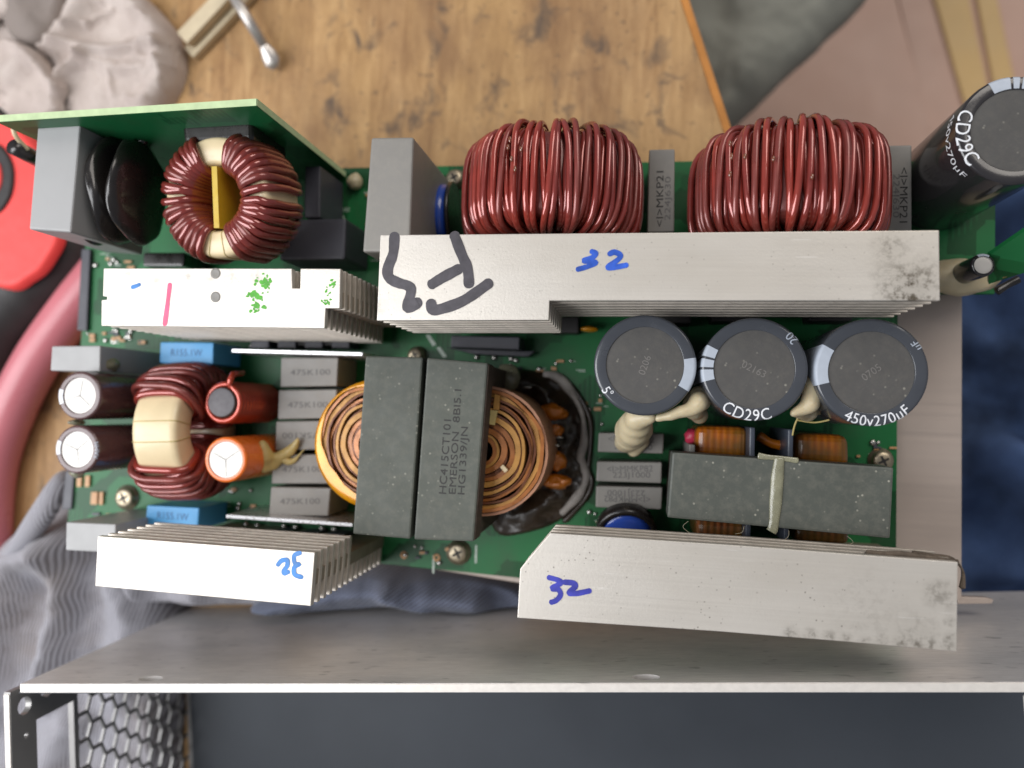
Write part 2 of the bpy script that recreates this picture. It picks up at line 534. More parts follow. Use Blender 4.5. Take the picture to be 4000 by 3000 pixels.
def tube_geo(path, r, seg=8, closed=False, caps=True):
    n = len(path)
    path = [Vector(p) for p in path]
    rs = r if isinstance(r, (list, tuple)) else [r] * n
    tang = []
    for i in range(n):
        a = path[(i - 1) % n] if (closed or i > 0) else path[i]
        b = path[(i + 1) % n] if (closed or i < n - 1) else path[i]
        tang.append((b - a).normalized())
    t0 = tang[0]
    ref = Vector((0, 0, 1)) if abs(t0.z) < .9 else Vector((1, 0, 0))
    nrm = (ref - t0 * ref.dot(t0)).normalized()
    vs = []; fs = []
    for i in range(n):
        t = tang[i]
        nrm = (nrm - t * nrm.dot(t)).normalized()
        b = t.cross(nrm)
        for k in range(seg):
            a = 2 * math.pi * k / seg
            vs.append(path[i] + (nrm * math.cos(a) + b * math.sin(a)) * rs[i])
    m = n if closed else n - 1
    for i in range(m):
        j = (i + 1) % n
        for k in range(seg):
            l = (k + 1) % seg
            fs.append([i * seg + k, i * seg + l, j * seg + l, j * seg + k])
    if caps and not closed:
        fs.append(list(range(seg))[::-1])
        fs.append([(n - 1) * seg + k for k in range(seg)])
    return vs, fs


def spline(pts, n=8, closed=False):
    pts = [Vector(p) for p in pts]
    out = []
    L = len(pts)
    rng = L if closed else L - 1
    for i in range(rng):
        p0 = pts[(i - 1) % L] if (closed or i > 0) else pts[0]
        p1 = pts[i]; p2 = pts[(i + 1) % L]
        p3 = pts[(i + 2) % L] if (closed or i < L - 2) else pts[-1]
        for k in range(n):
            t = k / n
            out.append(.5 * ((2 * p1) + (p2 - p0) * t + (2 * p0 - 5 * p1 + 4 * p2 - p3) * t * t + (3 * p1 - p0 - 3 * p2 + p3) * t ** 3))
    if not closed:
        out.append(pts[-1])
    return out


def lathe_geo(profile, c, seg=48, a0=0.0, a1=2 * math.pi, ax=None):
    """profile (r, z) pairs about a vertical axis at c"""
    full = abs(a1 - a0 - 2 * math.pi) < 1e-6
    cnt = seg if full else seg + 1
    vs = []; fs = []
    for (r, z) in profile:
        for k in range(cnt):
            a = a0 + (a1 - a0) * k / seg
            vs.append(Vector((c[0] + r * math.cos(a), c[1] + r * math.sin(a), z)))
    for i in range(len(profile) - 1):
        for k in range(seg):
            l = (k + 1) % cnt
            fs.append([i * cnt + k, i * cnt + l, (i + 1) * cnt + l, (i + 1) * cnt + k])
    return vs, fs


def disc_geo(c, r, seg=48):
    vs = [Vector((c[0] + r * math.cos(2 * math.pi * k / seg), c[1] + r * math.sin(2 * math.pi * k / seg), c[2])) for k in range(seg)]
    return vs, [list(range(seg))]


# ------------------------------------------------------------------ lettering
_TXT = {}


def text_geo(s):
    if s in _TXT:
        return _TXT[s]
    cu = bpy.data.curves.new('lettering', 'FONT'); cu.body = s; cu.size = 1; cu.resolution_u = 3
    ob = bpy.data.objects.new('lettering', cu); COL.objects.link(ob)
    dg = bpy.context.evaluated_depsgraph_get()
    me = bpy.data.meshes.new_from_object(ob.evaluated_get(dg))
    vs = [v.co.copy() for v in me.vertices]
    fs = [list(p.vertices) for p in me.polygons]
    bpy.data.objects.remove(ob); bpy.data.curves.remove(cu); bpy.data.meshes.remove(me)
    _TXT[s] = (vs, fs)
    return vs, fs


for s in ['HC415CT101', 'EMERSON  8BI5.1', 'HG1339/JN', '475K100', '<I>MMKP82', '223J1000', '<I>MKP21', '224J630', 'CD29C',
          '450v270µF', '5°', '20', '2016.15.27', 'VER A01', 'µF', 'XAIHN', 'A', 'R155.1W', 'C1', '0206', '02163', '0705']:
    text_geo(s)


def text_flat(parent, s, p0, p1, z, hpx, mat='black_ink', name='printed_marking', lift=.07):
    """lettering whose baseline runs from p0 to p1 in the photograph, on a horizontal face at height z"""
    vs, fs = text_geo(s)
    x0 = min(v.x for v in vs); x1 = max(v.x for v in vs)
    a = at(*p0, z); b = at(*p1, z)
    ex = b - a; W = ex.length; ex.normalize()
    ey = Vector((-ex.y, ex.x, 0))
    sx = W / (x1 - x0)
    sy = hpx / (FPX / (H - z)) / .70
    out = [a + ex * ((v.x - x0) * sx) + ey * (v.y * sy) + Vector((0, 0, lift)) for v in vs]
    return new_obj(name, out, fs, mat, parent)


def stroke(parent, strokes, z, wpx, mat, name='marker_writing', lift=.08):
    """hand-drawn marker strokes, each a list of pixel points with optional width factor"""
    vs = []; fs = []
    w = wpx / (FPX / (H - z)) / 2
    for j, st in enumerate(strokes):
        pts = spline([at(p[0], p[1], z) for p in st], 6)
        n = len(pts)
        base = len(vs)
        zz = Vector((0, 0, lift + .02 * j))
        for i, p in enumerate(pts):
            a = pts[max(0, i - 1)]; b = pts[min(n - 1, i + 1)]
            d = (b - a).normalized(); nn = Vector((-d.y, d.x, 0))
            ww = w * (1 + .16 * noise.noise(p * .35) + .06 * noise.noise(p * 1.9)) 
            zi = zz + Vector((0, 0, .0016 * i))
            vs += [p + nn * ww + zi, p - nn * ww + zi]
        for i in range(n - 1):
            fs.append([base + 2 * i, base + 2 * i + 1, base + 2 * i + 3, base + 2 * i + 2])
        for e, sgn in ((0, -1), (n - 1, 1)):
            p = pts[e]; d = (pts[min(n - 1, e + 1)] - pts[max(0, e - 1)]).normalized() * sgn
            nn = Vector((-d.y, d.x, 0))
            c0 = len(vs)
            vs.append(p + zz)
            for k in range(9):
                a = -math.pi / 2 + math.pi * k / 8
                vs.append(p + (d * math.cos(a) * .9 + nn * math.sin(a)) * w + zz)
            for k in range(8):
                fs.append([c0, c0 + 1 + k, c0 + 2 + k])
    return new_obj(name, vs, fs, mat, parent)


_TXF = {}


def text_fine(s):
    if s not in _TXF:
        vs, fs = text_geo(s)
        bm = bmesh.new()
        bv = [bm.verts.new(v) for v in vs]
        for f in fs:
            try:
                bm.faces.new([bv[i] for i in f])
            except ValueError:
                pass
        bmesh.ops.triangulate(bm, faces=bm.faces)
        for _ in range(4):
            long = [e for e in bm.edges if e.calc_length() > .09]
            if not long:
                break
            bmesh.ops.subdivide_edges(bm, edges=long, cuts=1)
            bmesh.ops.triangulate(bm, faces=bm.faces)
        bm.verts.index_update()
        _TXF[s] = ([v.co.copy() for v in bm.verts], [[v.index for v in f.verts] for f in bm.faces])
        bm.free()
    return _TXF[s]


def arc_text(parent, s, c, R_, zt, ang, s0, size, mat='white_ink', ri=None, name='printed_marking', sx=1.0):
    """lettering that follows a capacitor's rim: baseline s0 mm outwards from the top disc, upright for one who stands outside"""
    vs, fs = text_fine(s)
    x0 = min(v.x for v in vs); x1 = max(v.x for v in vs)
    k = size / .70
    width = (x1 - x0) * k * sx
    ri = ri if ri is not None else R_ * .76
    flat = R_ - .8 - ri
    out = []
    for v in vs:
        u = (v.x - x0) * k * sx - width / 2
        q = s0 - v.y * k                     # distance outwards along the profile from the disc edge
        a = ang + u / (R_ * .96)
        if q <= flat:
            r = ri + max(q, .05); z = zt + .12
        elif q <= flat + 1.25:
            t = (q - flat) / 1.25 * math.pi / 2
            r = R_ - .8 + .92 * math.sin(t); z = zt - .8 + .92 * math.cos(t)
        else:
            r = R_ + .12; z = zt - .8 - (q - flat - 1.25)
        out.append(Vector((c[0] + r * math.cos(a), c[1] + r * math.sin(a), z)))
    return new_obj(name, out, fs, mat, parent)


def blob(name, c, rad, mat, parent=None, amp=.3, seed=0, squash=(1, 1, 1), sub=3, label=None):
    bm = bmesh.new()
    bmesh.ops.create_icosphere(bm, subdivisions=sub, radius=1)
    for v in bm.verts:
        d = v.co.normalized()
        k = 1 + amp * noise.noise(d * 1.6 + Vector((seed, seed * .7, 1.3))) + amp * .22 * noise.noise(d * 3.0 + Vector((seed, 2, 4)))
        v.co = Vector(c) + Vector((d.x * squash[0], d.y * squash[1], d.z * squash[2])) * rad * k
    return from_bm(name, bm, mat, parent, True, label)


# ================================================================== SETTING
ZB = -40.0                                                   # top of the workbench
# floor far below the bench, three boards with grooves
fl = wprism('floor', [(-150, 900), (900, 900), (900, -900), (-150, -900)], -330, -345, 'floor_dark', None, 0)
fl['kind'] = 'structure'
for (a, b, c, d) in (((2300, -200), (3452, -200), (3900, 1500), (2300, 1500)), ((3462, -200), (5200, -200), (5200, 2400), (4080, 2400))):
    prism('floor_board', [a, b, c, d], -326, -329.9, 'floor', fl, .6)

# workbench
e0 = at(2655, -10, ZB); e1 = at(2812, 470, ZB)
ed = (e1 - e0).normalized()
tr = e0 - ed * 160; br = e1 + ed * 330
bench = from_bm('workbench', prism_bm([Vector((-420, tr.y, ZB)), tr, br, Vector((-420, br.y, ZB))], ZB - 18, .4), 'wood')
tag(bench, 'worn stained plywood workbench with orange edge, behind and under the circuit board', 'workbench')
en = Vector((ed.y, -ed.x, 0))
if en.x < 0:
    en = -en
strip = from_bm('edge_strip', prism_bm([tr + en * .1, tr + en * 3.0, br + en * 3.0, br + en * .1], ZB - 18.2, .3), 'wood_edge', bench)


# ------------------------------------------------------------------ cloth
def cloth(name, boundary, z0, height, ridges, mat, parent=None, nr=46, nt=150, amp=1.6, nscale=.05, edge=6.0, thick=1.4, seed=0):
    B = spline([at(x, y, z0) for x, y in boundary], max(3, nt // len(boundary)), closed=True)
    c = sum(B, Vector()) / len(B)
    n = len(B)
    RG = []
    for (pl, h, w) in ridges:
        RG.append(([at(x, y, z0) for x, y in pl], h, w))

    def dist(p, pl):
        best = 1e9
        for a, b in zip(pl[:-1], pl[1:]):
            ab = (b - a).xy; t = max(0, min(1, (p - a).xy.dot(ab) / max(ab.length_squared, 1e-9)))
            best = min(best, ((p - a).xy - ab * t).length)
        return best
    vs = []; fs = []
    for i in range(nr + 1):
        t = i / nr
        for k in range(n):
            b = B[k]
            wob = 1 + .02 * noise.noise(b * .12 + Vector((seed, 0, 0)))
            p = c + (b - c) * t * wob
            e = min(1, (1 - t) * (b - c).length / edge)
            e = math.sqrt(max(0, 1 - (1 - e) ** 2))
            h = height * e
            for (pl, hh, w) in RG:
                d = dist(p, pl) / w
                if d < 3:
                    h += hh * math.exp(-d * d) * (.25 + .75 * e)
            q = Vector((p.x, p.y, seed * 3.1))
            h += amp * e * (noise.noise(q * nscale) + .5 * noise.noise(q * nscale * 2.7) + .2 * noise.noise(q * nscale * 7))
            vs.append(Vector((p.x, p.y, z0 + max(h, .4))))
    for i in range(nr):
        for k in range(n):
            l = (k + 1) % n
            fs.append([i * n + k, i * n + l, (i + 1) * n + l, (i + 1) * n + k])
    # hem down to the surface
    base = len(vs)
    for k in range(n):
        v = vs[nr * n + k]
        vs.append(Vector((v.x, v.y, z0 + .05)))
    for k in range(n):
        l = (k + 1) % n
        fs.append([nr * n + k, nr * n + l, base + l, base + k])
    fs = [f[::-1] for f in fs] if (B[1] - c).cross(B[0] - c).z > 0 else fs
    o = new_obj(name, vs, fs, mat, parent, None, True)
    return o


_rr = random.Random(21)
creases = []
for _ in range(26):
    x_ = _rr.uniform(200, 700); y_ = _rr.uniform(-40, 430); a_ = _rr.uniform(0, 6.28); l_ = _rr.uniform(40, 120)
    creases.append(([(x_, y_), (x_ + l_ * .5 * math.cos(a_ + .2), y_ + l_ * .5 * math.sin(a_ + .2)), (x_ + l_ * math.cos(a_), y_ + l_ * math.sin(a_))], _rr.uniform(.8, 2.0), _rr.uniform(.9, 1.7)))
rag = cloth('rag', [(-500, -300), (250, -260), (480, -90), (600, 20), (690, 120), (730, 220), (728, 300), (700, 380), (640, 450), (500, 560), (200, 640), (-500, 640)],
            ZB, 7, [([(430, -80), (600, 60), (680, 190), (690, 330), (640, 430)], 6, 7),
                    ([(230, 230), (330, 218), (480, 235), (690, 215)], 5, 2.6),
                    ([(250, 480), (300, 320), (390, 262)], 6, 2.4),
                    ([(390, 262), (520, 300), (610, 300)], 3.5, 2.6),
                    ([(360, -80), (380, 60), (300, 200)], 7, 5)] + creases, 'rag', amp=1.4, nscale=.06, seed=3, nr=110, nt=330)
tag(rag, 'crumpled off-white cotton rag with brown stains on the bench corner', 'rag')
cloth('rag_fold', [(-500, 150), (-60, 168), (60, 170), (130, 190), (190, 240), (225, 310), (262, 345), (250, 400), (215, 470), (-100, 600), (-500, 620)],
      ZB + 9, 5, [([(-60, 400), (60, 330), (150, 240)], 4, 5), ([(60, 175), (170, 225), (250, 345)], 3, 3)], 'rag', rag, amp=1.2, nscale=.06, seed=11, edge=3)
cloth('rag_fold', [(-300, -300), (200, -300), (255, -120), (268, 0), (240, 120), (190, 205), (80, 170), (20, 60), (-60, 20), (-300, 60)],
      ZB + 7, 5, [([(100, -60), (120, 60), (170, 160)], 3, 6)], 'rag_dark', rag, amp=1.2, seed=14, edge=4)
cloth('rag_fold', [(-300, -400), (60, -400), (92, -60), (60, 20), (20, 70), (-300, 120)],
      ZB + 11, 4, [], 'rag', rag, amp=1.2, seed=17, edge=3)
knit = cloth('ribbed_cloth', [(-260, 2150), (-30, 2200), (120, 2080), (300, 1960), (480, 1960), (640, 2040), (720, 2180), (745, 2380), (735, 2600), (715, 2900), (700, 3300), (200, 3500), (-500, 3400)],
             ZB, 18, [([(60, 2700), (110, 2400), (240, 2150), (420, 2060)], 14, 9),
                      ([(330, 2650), (370, 2400), (420, 2250), (400, 2120)], 12, 6),
                      ([(600, 2620), (640, 2400), (600, 2250)], 8, 8), ([(300, 3200), (340, 2900), (420, 2750)], 8, 7)], 'rib', amp=3.0, seed=5, nr=60, nt=200)
tag(knit, 'grey ribbed knit cloth bunched up between the circuit board and the metal case', 'cloth')
cloth('knit_fold', [(560, 2060), (800, 2070), (1050, 2130), (1200, 2230), (1210, 2320), (1000, 2335), (760, 2335), (600, 2300), (540, 2180)],
      ZB + .3, 19, [([(640, 2330), (660, 2150)], 6, 6), ([(860, 2330), (900, 2160)], 8, 8)], 'rib', knit, amp=2.4, seed=8, nr=40, nt=120)
knit2 = cloth('ribbed_cloth', [(1060, 2310), (1350, 2215), (1560, 2180), (1900, 2215), (2060, 2270), (2110, 2320), (2000, 2342), (1500, 2342), (1150, 2342)],
              ZB, 17, [([(1120, 2330), (1400, 2270), (1600, 2250), (1900, 2300)], 10, 5), ([(1600, 2280), (1720, 2340)], 7, 4)],
              'rib_blue', amp=2.4, seed=9)
tag(knit2, 'bluish ribbed cloth roll showing below the front edge of the circuit board', 'cloth')
hem = []
for (x, y, z) in ((-20, 2230, -16), (90, 2110, -8), (170, 2000, -4), (235, 1890, -6), (262, 1850, -12)):
    hem.append(at(x, y, z))
hp = spline(hem, 8)
vs, fs = tube_geo(hp, [1.6 + 3.0 * math.sin(math.pi * i / (len(hp) - 1)) for i in range(len(hp))], 10)
cuff = new_obj('rolled_cuff', vs, fs, 'rib', knit, None, True, 'pale rolled edge of the ribbed cloth')

# denim and grey cloth beyond the bench
den = cloth('denim_trousers', [(3450, 700), (3900, 640), (4500, 700), (4900, 1500), (4700, 2600), (4200, 2750), (3500, 2700), (3350, 2000), (3380, 1200)],
            -110, 26, [([(3760, 900), (3900, 1250), (3960, 1700), (3900, 2050)], 34, 10),
                       ([(3760, 1750), (3950, 1900), (4060, 2150)], 36, 7),
                       ([(3780, 2150), (3900, 2060), (4100, 2000)], 24, 7),
                       ([(3700, 1300), (3860, 1500)], 9, 10),
                       ([(3820, 880), (4100, 840)], 12, 9)], 'denim', amp=6, nscale=.03, seed=2, edge=30)
tag(den, 'dark blue denim trousers in folds at the right edge behind the tray', 'trousers')
gc = cloth('grey_cloth', [(2450, -500), (3500, -500), (3400, -40), (3230, 160), (3080, 300), (2900, 470), (2700, 620), (2500, 520)],
           -170, 18, [([(3300, 60), (2950, 330), (2760, 560)], 4, 18), ([(2860, -60), (2900, 150), (2860, 330)], 9, 12), ([(2700, 0), (2720, 300)], 7, 14)],
           'grey_cloth', amp=5, nscale=.025, seed=6, edge=26)
tag(gc, 'plain grey cloth hanging beside the orange bench edge', 'cloth')
for q in ([(3636, -60), (3776, -60), (3880, 430), (3776, 430)], [(3806, -60), (3884, -60), (3990, 430), (3900, 430)]):
    prism('floor_slat', q, -323, -325.8, 'gold', fl, 1.0)

# screwdriver and sticks on the bench
def bar(name, p0, p1, w, h, z, mat, parent=None, taper=1.0):
    a = at(*p0, z); b = at(*p1, z)
    d = (b - a).normalized(); nn = Vector((-d.y, d.x, 0)) * w / 2
    bm = prism_bm([a + nn, a - nn, b - nn * taper, b + nn * taper], z - h, min(w, h) * .18)
    return from_bm(name, bm, mat, parent)


s1 = bar('wooden_stick', (905, -60), (708, 148), 6.2, 4, ZB + 9.5, 'bamboo', None, 1.1)
tag(s1, 'pale wooden stick with a square end, upper one of the pair beside the rag', 'stick', 'wooden sticks')
s2 = bar('wooden_stick', (985, -60), (735, 205), 6.0, 4, ZB + 4.4, 'bamboo', None, 1.0)
tag(s2, 'pale wooden stick lying lower, partly under the other stick and crossed by the screwdriver', 'stick', 'wooden sticks')
p0, p1 = at(880, -70, ZB + 13), at(1035, 185, ZB + 6)
vs, fs = tube_geo([p0, p1], 2.3, 14)
sd = new_obj('screwdriver', vs, fs, 'steel', None, None, True)
tag(sd, 'steel screwdriver shaft with flattened tip lying on the plywood', 'screwdriver')
d = (p1 - p0).normalized(); nn = d.cross(Vector((0, 0, 1))).normalized(); up = nn.cross(d)
p2 = at(1078, 268, ZB + 4)
rings = [(p1, 2.3, 2.3), (p1.lerp(p2, .35), 3.4, 2.2), (p1.lerp(p2, .7), 3.5, 1.4), (p2, 1.6, .5)]
vs = []; fs = []
for (p, a, b) in rings:
    for k in range(12):
        t = 2 * math.pi * k / 12
        vs.append(p + nn * a * math.cos(t) + up * b * math.sin(t))
for i in range(3):
    for k in range(12):
        fs.append([i * 12 + k, i * 12 + (k + 1) % 12, (i + 1) * 12 + (k + 1) % 12, (i + 1) * 12 + k])
fs.append([36 + k for k in range(12)])
new_obj('blade_tip', vs, fs, 'steel', sd, None, True)

# red and black tool and pink hose at the left
def soft_slab(name, boundary, z0, h, mat, parent=None, edge=7, seed=1):
    return cloth(name, boundary, z0, h, [], mat, parent, nr=30, nt=90, amp=.2, edge=edge, seed=seed)


tool = soft_slab('power_tool', [(-500, 350), (-100, 360), (180, 480), (330, 700), (420, 950), (400, 1060), (290, 1180), (160, 1330), (0, 1500), (-400, 1500)], ZB, 20, 'black_plastic', None, 16)
tag(tool, 'black power tool body with a red grip panel lying left of the upright board', 'tool')
soft_slab('grip_panel', [(-500, 420), (-60, 440), (120, 520), (230, 720), (262, 900), (225, 1020), (150, 1100), (60, 1135), (-60, 1110), (-500, 1000)], ZB + 18.2, 4, 'red_plastic', tool, 3).__setitem__('label', 'bright red grip panel')
soft_slab('dial', [(-120, 560), (-10, 560), (40, 610), (62, 690), (45, 780), (-10, 840), (-120, 840)], ZB + 22.0, 1.6, 'black_plastic', tool, 1.0)
soft_slab('dial_centre', [(-60, 625), (-8, 630), (12, 690), (-5, 750), (-60, 760)], ZB + 23.4, 1.0, 'red_plastic', tool, .6)
hp = spline([at(x, y, z) for (x, y, z) in ((520, 900, -33), (400, 1060, -33), (290, 1200, -32), (150, 1400, -31), (40, 1620, -31), (-30, 1850, -32), (-50, 2150, -33), (-60, 2400, -33))], 10)
vs, fs = tube_geo(hp, 9.0, 24)
hose = new_obj('pink_hose', vs, fs, 'pink_plastic', None, None, True)
tag(hose, 'thick dull pink plastic hose curving past the left end of the board', 'hose')

# ================================================================== METAL CASE in the foreground
ZC = 49.0
ca = at(14, 2672, ZC); cb = at(5000, 2662, ZC)
ex = (cb - ca); CL = ex.length; ex.normalize(); ey = Vector((ex.y, -ex.x, 0)); ez = Vector((0, 0, 1))   # ey points to the viewer's side of the photo (down)
if ey.y > 0:
    ey = -ey
CB = ZB + .4 - ZC                                            # local z of the bottom
FR = (ca, ex, ey, ez)
CD = 118.0


def plate(name, verts2, faces, t, conv, mat, parent=None, label=None):
    """2D faces given thickness t; conv(u, v, w) -> world"""
    key = {}; vs = []; idx = []
    for (u, v) in verts2:
        k = (round(u, 3), round(v, 3))
        if k not in key:
            key[k] = len(vs); vs.append(k)
        idx.append(key[k])
    F = [[idx[i] for i in f] for f in faces]
    n = len(vs)
    W = [conv(u, v, 0) for u, v in vs] + [conv(u, v, t) for u, v in vs]
    cnt = {}
    for f in F:
        for a, b in zip(f, f[1:] + f[:1]):
            cnt[(a, b)] = cnt.get((a, b), 0) + 1
    out = [f[:] for f in F] + [[i + n for i in f][::-1] for f in F]
    for (a, b) in cnt:
        if (b, a) not in cnt:
            out.append([b, a, a + n, b + n])
    bm = bmesh.new()
    bv = [bm.verts.new(p) for p in W]
    for f in out:
        try:
            bm.faces.new([bv[i] for i in f])
        except ValueError:
            pass
    bmesh.ops.recalc_face_normals(bm, faces=bm.faces)
    return from_bm(name, bm, mat, parent, False, label)


def hole_cell(V, F, x0, x1, y0, y1, cx, cy, r, n=32, ry=None):
    """rectangle with a round hole"""
    ry = ry or r
    per = []
    for k in range(n):
        a = 2 * math.pi * k / n
        dx, dy = math.cos(a), math.sin(a)
        s = min(((x1 - cx) / dx if dx > 1e-9 else ((x0 - cx) / dx if dx < -1e-9 else 1e9)),
                ((y1 - cy) / dy if dy > 1e-9 else ((y0 - cy) / dy if dy < -1e-9 else 1e9)))
        per.append((cx + dx * s, cy + dy * s, cx + r * dx, cy + ry * dy))
    corners = [(x1, y1), (x0, y1), (x0, y0), (x1, y0)]
    ca_ = [math.atan2(c[1] - cy, c[0] - cx) % (2 * math.pi) for c in corners]
    for k in range(n):
        a0 = 2 * math.pi * k / n; a1 = 2 * math.pi * (k + 1) / n
        p = per[k]; q = per[(k + 1) % n]
        poly = [(p[2], p[3]), (p[0], p[1])]
        for c, ang in zip(corners, ca_):
            if a0 + 1e-6 < ang < a1 - 1e-6:
                poly.append(c)
        poly += [(q[0], q[1]), (q[2], q[3])]
        b = len(V); V += poly; F.append(list(range(b, b + len(poly))))


case = empty('metal_case', ca + ex * CL / 2 + ey * CD / 2 + ez * CB)
tag(case, 'open brushed aluminium case with honeycomb end vent in the foreground', 'case')
# wall nearest the circuit board, with two countersunk holes
T = 2.4
V = []; F = []
holes = []
for hx in (592, 2522):
    hpnt = at(hx, 2632, ZC - 4.6)
    holes.append((hpnt - ca).dot(ex))
xs = [5.6]
for hx in holes:
    xs += [hx - 8, hx + 8]
xs.append(CL)
for i in range(len(xs) - 1):
    x0, x1 = xs[i], xs[i + 1]
    if i % 2 == 1:
        hole_cell(V, F, x0, x1, -10, 0, (x0 + x1) / 2, -4.2, 3.6, 32, 2.2)
        b = len(V); V += [(x0, CB), (x1, CB), (x1, -10), (x0, -10)]; F.append([b, b + 1, b + 2, b + 3])
    else:
        b = len(V); V += [(x0, CB), (x1, CB), (x1, -10), (x1, 0), (x0, 0), (x0, -10)]; F.append([b, b + 1, b + 2, b + 3, b + 4, b + 5])
side = plate('side_wall', V, F, T, lambda u, v, w: ca + ex * u + ey * w + ez * v, 'chassis', case)
box_local('wall_rim', FR, (5.65, .12, .02), (CL, T - .12, .3), 'chassis_edge', side, .1, 'bright sheared top rim')
box_local('side_wall', FR, (0, CD - T, CB), (CL, CD, 0), 'chassis', case, .2)
box_local('base_plate', FR, (T, T + .05, CB), (CL - T, CD - T - .05, CB + 2), 'chassis_in', case, .1)
box_local('shade_sheet', FR, (T + 2.0, T + .6, CB + 2.2), (CL - T - 2, CD - T - .6, CB + 2.7), 'case_shade', case, .1, 'dark grey sheet on the case floor, coloured to stand for the shade inside')  # added sheet; its dark colour stands for shade on the bare metal
box_local('shade_sheet', FR, (T + 2.0, T + .05, CB + 2.8), (CL - T - 2, T + .5, -.6), 'case_shade', case, .05)  # same painted shade on the inner face of the wall
# end panel on the left with hexagonal vent, u along ey, v along z
V = []; F = []
zsplit = -27.0
u1 = CD - T
hole_cell(V, F, T, 12, -9.5, 0, 8.2, -5.2, 2.6, 28)                    # round hole
hole_cell(V, F, 12, 24, -9.5, 0, 17, -5.5, 0.9, 12)
b = len(V); V += [(24, -9.5), (u1, -9.5), (u1, 0), (24, 0)]; F.append([b, b + 1, b + 2, b + 3])
hole_cell(V, F, T, 10, -19, -9.5, 6.0, -14.2, 3.0, 6)                  # hexagonal slot
b = len(V); V += [(10, -19), (14, -19), (14, -9.5), (10, -9.5)]; F.append([b, b + 1, b + 2, b + 3])
b = len(V); V += [(T, zsplit), (14, zsplit), (14, -19), (10, -19), (T, -19)]; F.append([b, b + 1, b + 2, b + 3, b + 4])
b = len(V); V += [(14, zsplit), (u1, zsplit), (u1, -25), (14, -25)]; F.append([b, b + 1, b + 2, b + 3])     # below the rectangular cut-out
b = len(V); V += [(70, -25), (u1, -25), (u1, -9.5), (70, -9.5)]; F.append([b, b + 1, b + 2, b + 3])
endp = plate('end_panel', V, F, T - .4, lambda u, v, w: ca + ex * (w + .1) + ey * u + ez * v, 'chassis_in', case)
V = []; F = []
sH = 8.8; ap = sH / 2; rr = 4.2; ST = 8.8 / (4.2 * math.sqrt(3))
hole = .88
cols = 10
for ci in range(cols):
    zc = zsplit - rr * .8 - ci * (1.5 * rr)
    if zc - rr < CB - 3:
        break
    for k in range(16):
        uc = T + 4.6 + k * sH + (ap if ci % 2 else 0)
        if uc > u1 - 3:
            break
        o_ = [(uc + rr * math.sin(R(30 + 60 * q)) * 1.0, zc + rr * math.cos(R(30 + 60 * q))) for q in range(6)]
        i_ = [(uc + rr * hole * math.sin(R(30 + 60 * q)), zc + rr * hole * math.cos(R(30 + 60 * q))) for q in range(6)]
        # points towards +-z: swap orientation so that flats face along u
        o_ = [(uc + ST * rr * math.sin(R(60 * q)), zc + rr * math.cos(R(60 * q))) for q in range(6)]
        i_ = [(uc + ST * rr * hole * math.sin(R(60 * q)), zc + rr * hole * math.cos(R(60 * q))) for q in range(6)]
        for q in range(6):
            b = len(V); V += [i_[q], o_[q], o_[(q + 1) % 6], i_[(q + 1) % 6]]; F.append([b, b + 1, b + 2, b + 3])
plate('honeycomb_vent', V, F, .9, lambda u, v, w: ca + ex * (w + .35) + ey * u + ez * v, 'chassis_in', case)
box_local('panel_rim', FR, (.12, 3, .03), (T - .5, CD, .32), 'chassis_edge', endp, .1)
box_local('end_flange', FR, (274.5, 4, -3), (277, 20, 0), 'chassis_edge', case, .2)

# ================================================================== POWER SUPPLY
PS = empty('power_supply_board', at(1900, 1500, -9))
tag(PS, 'open power supply module on a green circuit board with heat sinks, coils and capacitors', 'circuit board')

pcb = prism('circuit_board', [(345, 690), (1390, 655), (3590, 612), (3890, 604), (3886, 1148), (3508, 1150), (3500, 2330), (2070, 2262), (262, 2075), (318, 1300)], 0, -1.8, 'pcb', PS, .15, 'green main circuit board')
tray = prism('metal_tray', [(420, 760), (3760, 700), (3757, 2344), (2100, 2290), (380, 2010)], -5, -9, 'tray', PS, .4, 'plain brushed metal tray under the board')
prism('tray_tab', [(3740, 2330), (3850, 2334), (3882, 2342), (3876, 2358), (3740, 2360)], -6.5, -8.8, 'tray', tray, .3)
for (x, y) in ((520, 900), (3300, 800), (3400, 2100), (560, 1980), (1900, 2150)):
    a = at(x, y, 0)
    vs, fs = lathe_geo([(2.5, -4.95), (2.5, -1.85)], (a.x, a.y), 16)
    new_obj('standoff', vs, fs, 'nickel', tray, None, True)

prism('side_connector', [(318, 972), (352, 972), (338, 1292), (300, 1290)], 1.5, -7, 'greybox_dark', PS, .4)
prism('side_connector', [(256, 1838), (290, 1838), (278, 1990), (240, 1990)], 1.0, -7, 'greybox_dark', PS, .4)


# ------------------------------------------------------------------ heat sinks
def heat_sink(label, poly, zt, nf, pitch, spine, top_mat, zfoot=0.0, t=1.7, ttop=2.0, short=None):
    """poly: outline of every fin in the photograph; spine: quad of the upright core at the top height"""
    sp = [at(x, y, zt) for x, y in spine]
    core = from_bm('heat_sink', prism_bm([Vector((p.x, p.y, zt - ttop - .02)) for p in sp], zfoot, .15), 'alu_spine', PS, False, label)
    outline = [at(x, y, zt) for x, y in poly]
    from_bm('top_plate', prism_bm(outline, zt - ttop, .18), top_mat, core)
    f0 = None
    for k in range(1, nf + 1):
        z = zt - k * pitch
        if z - t < zfoot + 1:
            break
        if short and k == short[0]:                          # lower fins only on one flank
            outline = [at(x, y, zt) for x, y in short[1]]; f0 = None
        pts = [Vector((p.x, p.y, z)) for p in outline]
        if f0 is None:
            f0 = from_bm('fin', prism_bm(pts, z - t, .12), 'alu_edge', core)
            ORGz = z
        else:
            o = ORG[f0.name].copy(); o.z += z - ORGz
            place('fin', f0.data, o, core)
    return core


